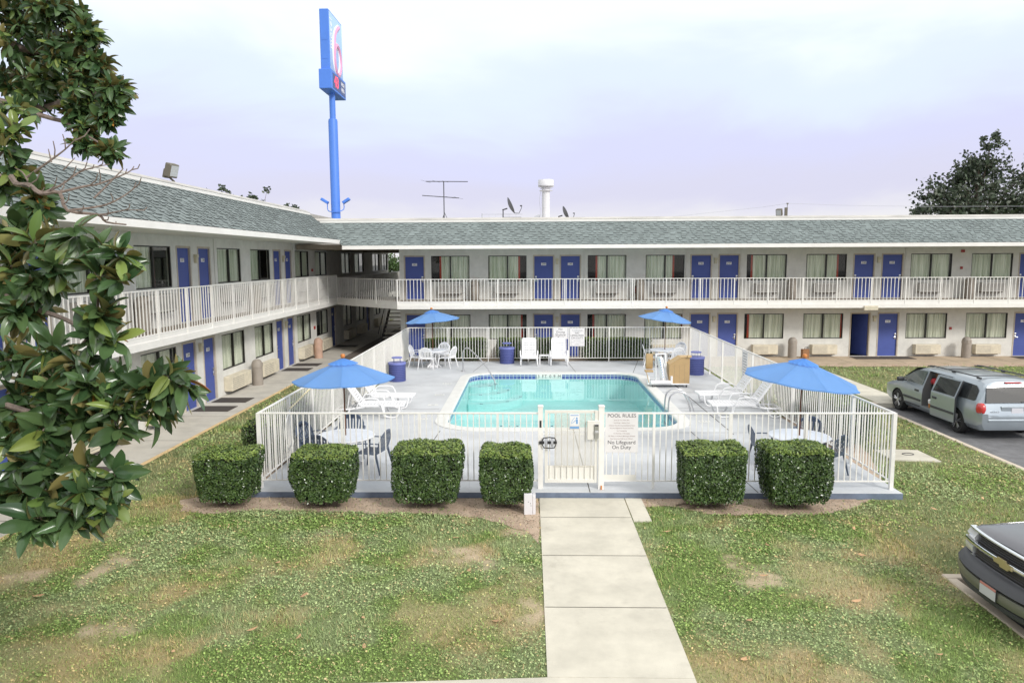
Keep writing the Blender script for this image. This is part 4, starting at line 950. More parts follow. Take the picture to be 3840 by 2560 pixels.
wc = make_chair(M['whiteplastic'], 'white chair in front of the far left table, its back to the camera', G2); wc.location = (-4.30, 29.78, DZ); wc.rotation_euler[2] = aim(-4.3, 29.78, -4.2, 30.6)
nch(-4.80, 30.42, (-4.1, 30.3), 'white chair left of the far left table, beside the fence corner', G2, wc)
nch(-3.88, 31.12, TBL, 'white chair behind the far left table, against the far fence', G2, wc)
nch(-3.48, 30.10, TBL, 'white chair right of the far left table', G2, wc)
nch(5.22, 30.45, TBR, 'white chair left of the far right table, behind the pool lift seat', G2, wc)
nch(6.12, 29.72, (5.95, 30.6), 'white chair in front of the far right table, its back to the camera', G2, wc)
nch(6.46, 31.05, TBR, 'white chair behind the far right table in the fence corner', G2, wc)
for o in [q for q in bpy.data.objects if q.name.startswith('garden_chair')]: o.scale = (1.2, 1.06, 1.03)
for (T, rot, tilt, r, lab, zp) in ((TFL, .2, (-.02, -.02), 1.11, 'open blue umbrella over the near left table', 2.39), (TFR, .05, (.02, .125), 1.24, 'tilted blue umbrella over the near right table', 2.37), (TBL, .25, (-.02, -.09), 1.16, 'blue umbrella leaning over the far left table', 2.40), (TBR, .1, (.0, .13), 1.16, 'tilted blue umbrella over the far right table', 2.42)):
    o = make_umbrella(lab, rot, tilt, r, .41 if T[1] < 20 else .40, zp); o.location = (*T, DZ)
ll = make_lounger('nearer of the two white loungers left of the pool'); ll.location = (-4.92, 20.62, DZ); ll.rotation_euler[2] = -PI/2+.06
again(ll, (-4.86, 21.98, DZ), -PI/2-.0, 'farther of the two white loungers left of the pool')
again(ll, (6.55, 20.72, DZ), PI/2-.02, 'nearer of the two white loungers right of the pool by the fence')
again(ll, (6.55, 22.36, DZ), PI/2+.02, 'farther of the two white loungers right of the pool by the fence')
l2 = make_lounger('upright white lounger behind the pool, beside the blue bin', math.radians(62)); l2.location = (.0, 31.25, DZ); l2.rotation_euler[2] = PI; l2.scale = (1, .72, 1)
o = again(l2, (1.30, 31.25, DZ), PI, 'upright white lounger behind the pool, below the No Diving board')
s = empty('side_table', (.67, 31.15, DZ), 0, 'small white side table between the two upright loungers', 'side table')
mb = MB(); mb.cbox(-.22, .22, -.2, .2, .36, .40, .01); mb.build('tabletop', M['whiteplastic'], s)
for x in (-.2, .2):
    for y in (-.17, .17): mb = MB(); mb.cbox(x-.025, x+.025, y-.02, y+.02, 0, .36, .005); mb.build('leg', M['whiteplastic'], s)
def make_can(label):
    t = empty('litter_bin', (0, 0, 0), 0, label, 'litter bin', 'blue litter bins on the pool deck')
    mb = MB(); mb.lathe([(.30,.0),(.325,.01),(.325,.05),(.31,.06),(.318,.62),(.335,.63),(.335,.70),(.32,.715),(.29,.715),(.28,.60),(.2,.58)], 32, 0)
    mb.build('drum', M['bluecan'], t)
    mb = MB()
    for i in range(8): mb.lathe([(.319,.09+i*.068),(.3235,.095+i*.068),(.319,.10+i*.068)], 32, 0)
    for k in range(44):
        a = 2*PI*k/44; mb.box(.314, .320, -.0025, .0025, .06, .62, 1, Matrix.Rotation(a, 4, 'Z'))
    mb.lathe([(.336,.64),(.342,.655),(.342,.70),(.334,.717)], 32, 0); mb.build('band', [M['bluecanrim'], M['liner']], t)
    mb = MB()
    for k in range(4): a = PI/4+k*PI/2; mb.tube([(.17*math.cos(a), .17*math.sin(a), .70), (.17*math.cos(a), .17*math.sin(a), .88)], .008, 6)
    mb.build('lid_support', M['bluecan'], t)
    mb = MB(); mb.lathe([(.13,.88),(.20,.875),(.21,.90),(.19,.915),(.13,.905)], 24); mb.build('lid', M['bluecanrim'], t)
    return t
c = make_can('blue mesh litter bin behind the pool left of the upright loungers'); c.location = (-.98, 31.35, DZ)
again(c, (-5.02, 26.75, DZ), .3, 'blue mesh litter bin by the left fence beyond the loungers')
again(c, (6.62, 28.2, DZ), .8, 'blue mesh litter bin by the right fence behind the pool lift')
# pool lift
s = empty('pool_lift', (4.92, 25.55, DZ), 0, 'white wheeled pool lift with tan seat and tan cabinet', 'pool lift')
mb = MB(); mb.cbox(-.62, .80, -.30, .35, .10, .15, .01); mb.cbox(-.60, .10, -.36, -.22, .14, .26, .02); mb.tube([(-.58,-.34,.2),(.12,-.34,.2)], .05, 10); mb.tube([(-.66,-.30,.12),(-.66,-.30,.42)], .035, 8); mb.tube([(.16,-.30,.12),(.16,-.30,.42)], .04, 8); mb.build('base', M['whiteplastic'], s)
mb = MB(); mb.tube([(-.36,-.05,.15),(-.36,.0,1.18)], .04, 8, flat=(1,.7)); mb.tube([(.04,-.05,.15),(-.03,.0,1.2)], .035, 8); mb.tube([(-.12,-.12,.2),(-.25,-.1,1.10)], .085, 4); mb.tube([(.08,-.1,.25),(-.14,-.08,1.05)], .022, 8); mb.tube([(-.38,0,1.16),(.0,0,1.18)], .03, 8); mb.build('mast', M['whiteplastic'], s)
mb = MB()
for i in range(8): mb.box(-.012, .03, -.002, 0, -.02, .02, 0, Matrix.Translation((-.125-.013*i+.02*0, -.185+.0*i, .96-.085*i+0)) if False else Matrix.Translation((-.25+.0165*i, -.187, .98-.088*i)))
mb.build('lettering', M['stickerblue'], s)
mb = MB(); mb.cbox(-.72, -.46, -.02, .03, .62, 1.18, .03, 0, Matrix.Rotation(-.08, 4, 'Z')); mb.cbox(-.76, -.46, -.32, .0, .55, .60, .015, 0, Matrix.Rotation(-.08, 4, 'Z')); mb.tube([(-.74,-.3,.57),(-.66,-.42,.2)], .014, 6); mb.build('seat', M['tan'], s)
mb = MB(); pr = [(0,.14),(.72,.14),(.72,1.08),(.42,1.08),(0,.82)]
mb.add([(x, -.28, z) for x, z in pr]+[(x, .32, z) for x, z in pr], [(0,1,2,3,4),(9,8,7,6,5),(0,4,9,5),(1,6,7,2),(0,5,6,1)]); mb.add([(x, -.30, z+.006) for x, z in pr[2:]]+[(x, .34, z+.006) for x, z in pr[2:]], [(0,3,4,1),(1,4,5,2)], 1)
for v in (.18,.36,.54): mb.box(v-.002, v+.002, -.2815, -.2802, .16, .82, 2)
mb.cbox(.62, .76, -.36, -.2, 1.09, 1.16, .01, 1); mb.build('cabinet', [M['tan'], M['tan2'], M['bronze']], s, (.08, 0, 0))
for (x, y) in ((-.5,-.25),(.7,-.25),(-.5,.3),(.7,.3)):
    mb = MB(); mb.lathe([(.05,-.018),(.055,0),(.05,.018)], 14, 0, M=Matrix.Translation((x, y, .056)) @ Matrix.Rotation(PI/2, 4, 'Y')); mb.box(x-.025, x+.025, y-.02, y+.02, .06, .11); mb.build('castor', M['darkmetal'], s)

# bins along the wings
def make_bin(m, label, w=.20, h=.98):
    t = empty('dome_bin', (0, 0, 0), 0, label, 'litter bin', 'dome topped bins along the motel wings')
    mb = MB(); mb.lathe([(w*.98,0),(w,.02),(w*.98,h*.68),(w*1.04,h*.69),(w*1.04,h*.715)], 24); mb.build('drum', m, t)
    mb = MB(); mb.lathe([(w*1.05,h*.715),(w*1.03,h*.80),(w*.88,h*.90),(w*.6,h*.97),(w*.2,h*.998),(.001,h)], 24); mb.build('dome_lid', m, t)
    mb = MB(); mb.cbox(-.09, .09, -w*1.03, -w*.9, h*.74, h*.86, .01); mb.build('flap', m, t)
    return t
b1 = make_bin(M['bin'], 'taupe dome bin on the ground before the left wing, nearer one'); b1.location = (-10.3, 26.5, .015); b1.rotation_euler[2] = PI/2
pb = make_bin(M['binpink'], 'faded pink dome bin on the ground before the left wing, farther one'); pb.location = (-10.15, 33.9, .015); pb.rotation_euler[2] = PI/2
GB = 'dome topped bins along the motel wings'
for (x, lab) in ((-2.57, 'upstairs dome bin on the far wing between the first two windows'), (5.24, 'upstairs dome bin beside the fire extinguisher cabinet'), (12.35, 'upstairs dome bin between doors 247 and 248'), (20.55, 'upstairs dome bin at the right end beyond door 249')):
    again(b1, (x, 33.86, 2.79), 0, lab, GB)
for (x, lab) in ((12.42, 'ground level dome bin beside the brown paper bag'), (20.5, 'ground level dome bin on the far pavement behind the van')):
    again(b1, (x, 33.7, .015), 0, lab, GB)
for (y, lab) in ((19.0, 'upstairs dome bin on the left wing nearest the camera'), (27.0, 'upstairs dome bin on the left wing beside door 239')):
    again(b1, (-10.42, y, 2.79), PI/2, lab, GB)
s = empty('paper_bag', (13.0, 33.65, .015), .15, 'brown paper bag standing beside a dome bin on the far pavement', 'paper bag')
mb = MB(); v = [(-.16,-.1,0),(.16,-.1,0),(.16,.1,0),(-.16,.1,0),(-.15,-.09,.42),(.16,-.1,.43),(.15,.09,.41),(-.16,.1,.42)]
mb.add(v, [(0,1,5,4),(1,2,6,5),(2,3,7,6),(3,0,4,7),(3,2,1,0)]); mb.build('bag_body', M['bag'], s)
mb = MB(); mb.tube(spline([(-.08,-.1,.42),(-.08,-.1,.50),(0,-.1,.53),(.08,-.1,.50),(.08,-.1,.42)], 4), .008, 5); mb.build('handle', M['black'], s)
# door mats
def dmat(x, y, z, rz, w, d, lab):
    mb = MB(); mb.cbox(-w/2, w/2, -d/2, d/2, 0, .014, .004); o = mb.build('door_mat', M['mat'], None, (x, y, z)); o.rotation_euler[2] = rz
    tag(o, lab, 'door mat', 'dark door mats')
for (y, lab) in ((22.1,'dark mat outside door 134'),(23.5,'dark mat outside door 135'),(30.25,'dark mat outside door 136'),(31.65,'dark mat outside door 137'),(14.0,'dark mat outside door 132, behind the magnolia leaves'),(15.3,'dark mat outside door 133, behind the magnolia leaves'),(38.6,'dark mat in the passage outside the first far door')):
    dmat(-10.0, y, .016, 0, 1.15, .8, lab)
for (x, lab) in ((15.9,'dark mat before the open door of the far wing'),(17.3,'dark mat outside door 145'),(23.4,'dark mat outside door 146 behind the van')):
    dmat(x, 33.6, .014, 0, 1.35, .8, lab)
dmat(-7.6, 33.0, .016, 0, 1.3, .8, 'dark mat on the ground at the mouth of the passage')
# ------------------------------------------------------------------ foliage
def leaf_cloud(P, D, size, jit=.3, aspect=.55, seed=1, fold=.0):
    """P (n,3) centres, D (n,3) leaf normals -> one rhombus of two triangles per leaf"""
    r = np.random.default_rng(seed); n = len(P)
    D = D + r.normal(0, jit, D.shape); D /= np.linalg.norm(D, axis=1, keepdims=True)+1e-9
    R = r.normal(0, 1, D.shape); A = np.cross(D, R); A /= np.linalg.norm(A, axis=1, keepdims=True)+1e-9
    B = np.cross(D, A); s = size*(.7+.6*r.random((n, 1)))
    V = np.stack([P-A*s*.5, P-B*s*.5*aspect, P+A*s*.5, P+B*s*.5*aspect], 1).reshape(-1, 3)
    F = (np.arange(n)[:, None]*4+np.array([0, 1, 2, 3])).astype(int)
    return V, F
def hedge(name, label, group, x, y, w, d, h, dens=1500, leaf=.042, seed=1, z0=.10, taper=.80, p=7, cat='hedge', loc=True):
    r = np.random.default_rng(seed)
    t = empty(name, (x, y, 0), 0, label, cat, group)
    area = 2*(w+d)*h+w*d; n = int(area*dens)
    q = r.uniform(-1, 1, (n, 3)); k = r.choice(5, n, p=np.array([d*h, d*h, w*h, w*h, w*d])/area)
    for i, (ax, sg) in enumerate(((0, 1), (0, -1), (1, 1), (1, -1), (2, 1))): q[k == i, ax] = sg
    nn = (np.abs(q)**p).sum(1)**(1/p); q = q/nn[:, None]
    Nn = np.sign(q)*np.abs(q)**(p-1); Nn /= np.linalg.norm(Nn, axis=1, keepdims=True)+1e-9
    depth = 1-np.abs(r.normal(0, .045, n))[:, None]; q = q*depth
    zz = (q[:, 2]+1)/2; tp = taper+(1-taper)*np.clip(zz*1.9, 0, 1)**.8
    bulge = 1+.05*np.sin(q[:, 0]*4+seed)*np.sin(q[:, 2]*3.1+seed*2)+.03*np.sin(q[:, 1]*9+q[:, 0]*7+seed)
    P = np.stack([q[:, 0]*w/2*tp*bulge, q[:, 1]*d/2*tp*bulge, z0+zz*(h-z0)*(1+.018*np.sin(q[:, 0]*6+seed*3))], 1)
    low = (zz < .12) & (r.random(n) < .5); P = P[~low]; Nn = Nn[~low]; zz = zz[~low]
    V, F = leaf_cloud(P, Nn+np.array([0, 0, .35]), leaf, .55, .55, seed)
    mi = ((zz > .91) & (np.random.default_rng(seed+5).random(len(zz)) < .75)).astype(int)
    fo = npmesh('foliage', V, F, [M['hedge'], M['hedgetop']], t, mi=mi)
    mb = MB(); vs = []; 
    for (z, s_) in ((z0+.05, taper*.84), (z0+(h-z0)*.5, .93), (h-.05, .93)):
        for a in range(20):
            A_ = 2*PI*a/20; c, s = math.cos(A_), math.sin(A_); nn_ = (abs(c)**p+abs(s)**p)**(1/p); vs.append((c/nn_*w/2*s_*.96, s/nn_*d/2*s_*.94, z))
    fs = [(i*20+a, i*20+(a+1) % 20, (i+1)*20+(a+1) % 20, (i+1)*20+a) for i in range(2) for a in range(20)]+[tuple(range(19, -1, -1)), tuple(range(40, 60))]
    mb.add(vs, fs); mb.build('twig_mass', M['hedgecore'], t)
    if w < 3:
        mb = MB(); rr = random.Random(seed)
        for k in range(5):
            a = rr.uniform(-w*.12, w*.12); b_ = rr.uniform(-d*.15, d*.15); mb.tube([(a*.4, b_*.4, -.02), (a, b_, z0+.12), (a*2.6, b_*2.6, z0+.4)], [.028, .02, .01], 6)
        mb.build('stem', M['bark'], t)
    return t
GH = 'cube cut hedges in front of the pool fence'
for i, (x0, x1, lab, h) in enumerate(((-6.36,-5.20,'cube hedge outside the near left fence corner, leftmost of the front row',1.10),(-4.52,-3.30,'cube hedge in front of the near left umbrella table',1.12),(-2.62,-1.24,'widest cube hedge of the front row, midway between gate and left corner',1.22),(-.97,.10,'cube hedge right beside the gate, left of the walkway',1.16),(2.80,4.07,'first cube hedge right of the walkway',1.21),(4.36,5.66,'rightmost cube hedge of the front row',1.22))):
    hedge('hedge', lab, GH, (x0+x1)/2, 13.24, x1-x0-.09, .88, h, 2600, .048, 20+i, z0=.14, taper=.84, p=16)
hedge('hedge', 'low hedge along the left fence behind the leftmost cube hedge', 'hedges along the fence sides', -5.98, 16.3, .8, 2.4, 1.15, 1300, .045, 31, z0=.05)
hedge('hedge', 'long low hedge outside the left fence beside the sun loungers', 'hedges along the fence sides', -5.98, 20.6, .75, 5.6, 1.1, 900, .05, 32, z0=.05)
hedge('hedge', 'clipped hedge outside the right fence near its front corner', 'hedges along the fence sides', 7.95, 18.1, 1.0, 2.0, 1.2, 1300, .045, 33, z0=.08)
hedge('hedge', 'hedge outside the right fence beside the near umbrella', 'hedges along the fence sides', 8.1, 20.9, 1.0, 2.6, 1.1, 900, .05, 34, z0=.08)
GB2 = 'long hedges between the far fence and the motel'
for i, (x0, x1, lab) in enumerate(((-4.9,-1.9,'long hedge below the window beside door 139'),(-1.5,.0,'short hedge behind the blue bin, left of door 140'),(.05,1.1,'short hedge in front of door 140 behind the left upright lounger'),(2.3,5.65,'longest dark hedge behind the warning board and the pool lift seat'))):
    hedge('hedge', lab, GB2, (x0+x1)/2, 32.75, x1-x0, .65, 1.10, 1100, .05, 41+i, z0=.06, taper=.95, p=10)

# magnolia: rosettes of big leaves
def leaf_proto():
    """one magnolia leaf along +x, unit length, slightly cupped"""
    us = np.array([0, .06, .22, .42, .62, .80, .93, 1.0]); ws = np.array([.012, .03, .135, .19, .20, .155, .075, .004])
    V = []
    for u, w in zip(us, ws):
        z = -.22*u*u+.03
        for k in (-1, -.5, 0, .5, 1): V.append((u, k*w, z+.055*(abs(k)**1.4)*(w/.2)+(.0 if k else -.012)))
    V = np.array(V); F = []
    for i in range(len(us)-1):
        for k in range(4): a = i*5+k; F.append((a, a+5, a+6, a+1))
    return V, np.array(F)
LV, LF = leaf_proto()
def basis(d):
    d = Vector(d).normalized(); a = d.orthogonal().normalized(); return d, a, d.cross(a)
def rosettes(items, seed):
    """items: (pos, axis, leaf length, kind) -> vertices, faces, material index"""
    r = random.Random(seed); Vs = []; Fs = []; mi = []; off = 0
    for (p, ax, L, kd) in items:
        d, a, b = basis(ax); n = r.randint(5, 10); ph = r.random()*6.28
        for k in range(n):
            q = ph+k*2.399; el = r.uniform(.05, .95) if k > 2 else r.uniform(.9, 1.35)
            dirv = (a*math.cos(q)+b*math.sin(q))*math.cos(el)+d*math.sin(el); dirv.z -= r.uniform(.0, .62); dirv.normalize()
            side = dirv.cross(d+Vector((0,0,.4))); side = side.normalized() if side.length > .01 else dirv.orthogonal().normalized()
            up = side.cross(dirv)*1.0; tw = r.gauss(0, .75); side, up = side*math.cos(tw)+up*math.sin(tw), up*math.cos(tw)-side*math.sin(tw)
            l = L*r.uniform(.60, 1.20); cw = r.uniform(.75, 1.12); curl = r.uniform(.1, 2.4)
            base = Vector(p)+dirv*.012-d*(.035*(k/n))
            Mx = np.array([dirv, -side*cw, up]); LL = LV.copy(); LL[:, 2] *= curl
            Vs.append((LL*l) @ Mx + np.array(base)); Fs.append(LF+off); off += len(LV)
            x = r.random(); mi += [(1 if x < (.10 if kd == 0 else .45) else 2 if x > .9965 else 0)]*len(LF)
    return np.concatenate(Vs), np.concatenate(Fs), np.array(mi)
MU = [(-5.93,8.5,7.53,0.35),(-5.16,8.0,7.41,0.3),(-5.04,8.2,7.42,0.18),(-4.83,8.0,7.16,0.21),(-5.77,8.5,7.17,0.41),(-5.02,8.0,6.96,0.33),(-4.71,8.0,6.85,0.22),(-5.49,8.3,6.67,0.37),(-4.87,8.0,6.59,0.33),(-4.43,7.8,6.54,0.2),(-4.45,7.8,6.35,0.17),(-4.95,8.0,6.34,0.24),(-6.06,8.6,6.84,0.32),(-4.54,7.8,6.24,0.13),(-4.78,7.8,6.1,0.13),(-4.42,7.6,5.85,0.14),(-4.78,7.7,5.95,0.1)]
ML = [(-4.96,7.0,6.14,0.21),(-4.67,6.5,5.85,0.19),(-4.66,6.4,5.7,0.12)]
MD = [(-4.63,6.5,5.52,0.11),(-4.77,6.5,5.4,0.15),(-4.29,6.2,5.26,0.14),(-4.21,6.2,5.14,0.09),(-4.05,5.6,4.91,0.19),(-3.73,5.4,4.82,0.15),(-4.0,5.5,4.64,0.23),(-3.66,5.3,4.54,0.16),(-3.85,5.4,4.3,0.19),(-3.47,5.2,4.66,0.1),(-3.16,5.0,4.89,0.08),(-2.97,4.9,4.79,0.12),(-2.77,4.8,4.74,0.11),(-2.9,4.8,4.61,0.11),(-2.74,4.8,4.56,0.08),(-2.94,4.8,4.34,0.13),(-3.01,4.8,4.19,0.12),(-2.88,4.8,4.17,0.07),(-3.8,5.2,3.97,0.21),(-3.42,5.0,4.04,0.18),(-3.1,4.8,3.99,0.15),(-3.78,5.2,3.71,0.23),(-3.31,4.9,3.76,0.2),(-2.95,4.7,3.86,0.18),(-2.73,4.7,3.89,0.15),(-2.51,4.6,3.88,0.14),(-2.35,4.6,3.95,0.11),(-2.26,4.6,3.89,0.08),(-2.72,4.6,3.73,0.15),(-2.52,4.6,3.71,0.1),(-3.01,4.7,3.64,0.17),(-3.32,4.8,3.56,0.2),(-3.77,5.1,3.45,0.21),(-2.73,4.6,3.59,0.09),(-3.53,4.8,3.29,0.18),(-3.23,4.7,3.32,0.16),(-2.97,4.6,3.31,0.13),(-2.79,4.6,3.28,0.09),(-3.51,4.7,3.09,0.16),(-3.22,4.6,3.13,0.14),(-2.93,4.5,3.18,0.13),(-3.25,4.5,3.0,0.11),(-3.04,4.5,3.01,0.09),(-2.89,4.5,3.0,0.08),(-2.76,4.5,3.11,0.08)]
BB = [[(-4.58, 6.2, 5.45), (-4.45, 6.2, 5.37), (-4.26, 6.2, 5.35), (-4.1, 6.2, 5.27), (-3.96, 6.2, 5.28), (-3.9, 6.2, 5.13), (-3.71, 6.2, 5.1), (-3.67, 6.2, 5.04), (-3.53, 6.2, 5.02)], [(-3.96, 6.2, 5.28), (-3.81, 6.2, 5.34), (-3.72, 6.2, 5.37), (-3.55, 6.2, 5.48), (-3.51, 6.2, 5.54)], [(-4.35, 6.2, 5.42), (-4.13, 6.2, 5.55), (-3.98, 6.2, 5.66), (-3.88, 6.2, 5.75)], [(-4.1, 6.2, 5.27), (-3.97, 6.2, 5.34), (-3.88, 6.2, 5.46), (-3.8, 6.2, 5.51), (-3.69, 6.2, 5.55)], [(-3.9, 6.2, 5.13), (-3.66, 6.2, 5.18), (-3.51, 6.2, 5.28), (-3.46, 6.2, 5.34)], [(-3.9, 6.2, 5.13), (-3.71, 6.2, 5.1), (-3.52, 6.2, 5.14), (-3.38, 6.2, 5.14)], [(-3.73, 6.2, 5.24), (-3.62, 6.2, 5.46), (-3.59, 6.2, 5.52)], [(-4.1, 6.2, 5.55), (-4.12, 6.2, 5.66)], [(-4.3, 6.2, 5.39), (-4.44, 6.2, 5.48), (-4.57, 6.2, 5.53)], [(-3.99, 6.2, 5.48), (-3.92, 6.2, 5.59)]]
mg = empty('magnolia_tree', (-7.4, 7.4, 0), 0, 'large magnolia with big glossy leaves reaching in from the left edge', 'tree')
T0 = Vector((-7.4, 7.4, 0)); rm = random.Random(4)
items = []; br = MB()
def rel(p): return tuple(Vector(p)-T0)
lobes = [(l, .165, 0, 19.) for l in MU]+[(l, .17, 1, 7.) for l in ML]+[(l, .19, 0, 10.5) for l in MD]  # ML lobes get more pale leaves: bright light painted into their colour
# more of the crown where the photograph's frame ends, so that the tree is whole
for (x, y, z, r_) in ((-7,7.2,8.6,.9),(-6.6,8.2,9.2,.8),(-6.4,6.8,7.9,.8),(-8.2,7,8.5,1),(-8,8.4,7.5,1),(-8.3,6.4,6.4,.9),(-7.6,6,5.2,.8),(-5.9,6.2,4.3,.6),(-6.1,7.2,5.6,.7),(-5.3,5.8,3.6,.45),(-5.0,5.4,4.4,.4),(-6.2,6.4,3.0,.6),(-8.2,7.6,4.6,.9),(-7.4,8.7,5.8,.8),(-5.6,8.3,8.1,.5),(-5.1,8.1,8.0,.4)): lobes.append(((x, y, z, r_), .19, 0, 2.2))
for (l, L, kd, dens) in lobes:
    c = Vector(l[:3]); R_ = l[3]; n = max(2, int(dens*(R_/.2)**1.5)) if dens > 3 else int(26*R_**2+6)
    for i in range(n):
        while True:
            v = Vector((rm.uniform(-1, 1), rm.uniform(-1, 1), rm.uniform(-1, 1)))
            if v.length < 1: break
        v = v*max(.03, R_*.86-(.09 if dens > 3 else 0)); v.y *= 1.6; p = c+v
        ax = Vector((.45+v.x/R_+rm.gauss(0,.45), -.35+v.y/R_*.6+rm.gauss(0,.45), .30+v.z/R_+rm.gauss(0,.35))).normalized()
        items.append((rel(p), ax, L*rm.uniform(.8, 1.15), kd))
        if i % 2 == 0: br.tube([rel(c-Vector((.12, -.05, .08))), rel(c.lerp(p, .5)+Vector((0, 0, .02))), rel(p)], [.008, .006, .004], 5)
# limbs
tr = MB(); tr.tube(spline([(0,0,-.05),(.05,0,1.2),(-.08,.1,3),(.1,.0,5),(.2,.2,7),(.4,.3,8.6)], 4), [.26-.0085*i for i in range(21)], 12)
tr.build('trunk', M['bark'], mg)
def limb(a, pts, r0):
    P = spline([a]+pts, 4); br.tube(P, [max(.006, r0*(1-i/len(P)*.86)) for i in range(len(P))], 7)
limb((0,0,1.6), [rel((-6,6.4,2.8)), rel((-4.6,5.2,3.0)), rel((-3.6,4.75,3.15)), rel((-2.95,4.55,3.05))], .045)
limb((0,0,2.2), [rel((-6,6.4,3.3)), rel((-4.4,5.3,3.7)), rel((-3.3,4.85,3.62)), rel((-2.3,4.6,3.88))], .045)
limb((0,0,3.2), [rel((-6,6.4,4.1)), rel((-4.4,5.6,4.5)), rel((-3.85,5.4,4.3))], .04)
limb((0,0,3.6), [rel((-5.6,6.2,4.6)), rel((-4.2,5.6,4.4)), rel((-3.5,5.2,4.3)), rel((-3.0,4.85,4.25)), rel((-2.95,4.8,4.75))], .035)
limb((0,0,4.2), [rel((-5.8,6.6,5.3)), rel((-4.8,6.3,5.4)), BB and rel(BB[0][0])], .06)
limb((0,0,5.4), [rel((-6.6,8.0,6.5)), rel((-5.6,8.2,6.42)), rel((-5.0,8.0,6.5)), rel((-4.4,7.8,6.5))], .07)
limb((0,0,6.2), [rel((-6.6,8.2,7.2)), rel((-5.6,8.4,7.1)), rel((-5.0,8.1,7.3))], .07)
limb((0,0,5.2), [rel((-6,7.8,6.3)), rel((-5.2,7.9,6.25)), rel((-4.85,7.75,6.1)), rel((-4.45,7.6,5.9))], .04)
for i, b in enumerate(BB):
    P = [Vector(p)+Vector((0, .12*math.sin(p[0]*5)+.1*math.sin(p[2]*7), 0)) for p in b]
    P = spline(P, 3); r0 = (.026, .013, .011, .011, .011, .010, .009, .007, .009, .007)[i]
    br.tube([rel(p) for p in P], [max(.0035, r0*(1-j/len(P)*.75)) for j in range(len(P))], 6)
    if i < 6:
        for j in range(4, len(P)-1, 2):
            d = Vector((rm.uniform(.0, .13), rm.uniform(-.05, .05), rm.uniform(-.02, .11))); br.tube([rel(P[j]), rel(P[j]+d*.6+Vector((.01,0,0))), rel(P[j]+d+Vector((0,0,.03)))], [.006, .005, .004], 5)
br.build('branches', M['twig'], mg)
V, F, mi = rosettes(items, 9)
npmesh('crown', V, F, [M['magnolia'], M['magnolia_light'], M['magnolia_rust']], mg, True, mi)

# trees beyond the roofs
def far_tree(name, label, x, y, H, lobes, nleaf, leaf, m, seed, tr=.25, group='trees beyond the motel roofs'):
    t = empty(name, (x, y, 0), 0, label, 'tree', group); r = np.random.default_rng(seed); rr = random.Random(seed)
    mb = MB(); mb.tube([(0,0,-.1),(.1,0,H*.3),(0,.1,H*.6),(.05,0,H*.9)], [tr, tr*.75, tr*.45, tr*.1], 8)
    tot = sum(l[3]**2 for l in lobes); Ps = []; Ds = []
    for (lx, ly, lz, lr) in lobes:
        mb.tube([(0, 0, max(H*.25, lz*.55)), (lx*.5, ly*.5, lz*.8), (lx, ly, lz)], [tr*.35, tr*.2, .02], 6)
        n = int(nleaf*lr**2/tot); k = max(6, n//26)
        cen = r.normal(0, 1, (k, 3)); cen /= np.linalg.norm(cen, axis=1, keepdims=True); cen *= (r.random((k, 1))**.45)*lr
        for c in cen: mb.tube([(lx+c[0]*.2, ly+c[1]*.2, lz+c[2]*.2), (lx+c[0], ly+c[1], lz+c[2])], [.02, .008], 3, cap=False)
        idx = r.integers(0, k, n); P = cen[idx]+r.normal(0, lr*.13, (n, 3)); Ps.append(P+np.array([lx, ly, lz])); Ds.append(r.normal(0, 1, (n, 3)))
    mb.build('trunk', M['bark'], t)
    P = np.concatenate(Ps); D = np.concatenate(Ds); V, F = leaf_cloud(P, D, leaf, .3, .6, seed); npmesh('crown', V, F, m, t)
    return t
far_tree('broadleaf_tree', 'dark spreading tree rising behind the right end of the far roof', 36.5, 60, 14.5, [(0,0,9,3),(-2.6,0,8.6,2.4),(2.8,0,8.8,2.4),(.6,0,12.1,1.9),(.9,0,13.9,.9),(-.9,.5,11.2,1.5),(4.2,0,10.8,1.7),(4.5,0,12.2,.9),(-4.2,0,7.6,1.5),(6.8,0,9,1.8),(7.4,0,7,1.6),(0,0,6.4,2.6),(-3.6,0,10.2,1.0)], 13500, .32, M['farleaf'], 3, .4)
far_tree('broadleaf_tree', 'thin topped tree just clearing the left wing roof', -20.6, 50, 9.6, [(0,0,9.0,1.1),(2.2,0,8.6,1.0),(-1.8,0,9.0,.9),(3.9,0,8.2,.8),(0,0,6.5,1.8),(2,0,6.3,1.6)], 3000, .26, M['farleaf'], 5)
far_tree('broadleaf_tree', 'treetop peeping over the left wing roof behind the magnolia', -26.5, 37, 9.8, [(0,0,9.2,.9),(1.4,0,8.9,.7),(0,0,7.3,1.6)], 1800, .22, M['farleaf'], 6)
far_tree('broadleaf_tree', 'green tree seen through the passage beyond the wings', -12.4, 66, 6.2, [(0,0,4.3,1.4),(1.4,0,4.0,1.3),(2.8,0,3.2,1.2),(-1.5,0,3.6,1.3)], 5000, .2, M['bushleaf'], 7)

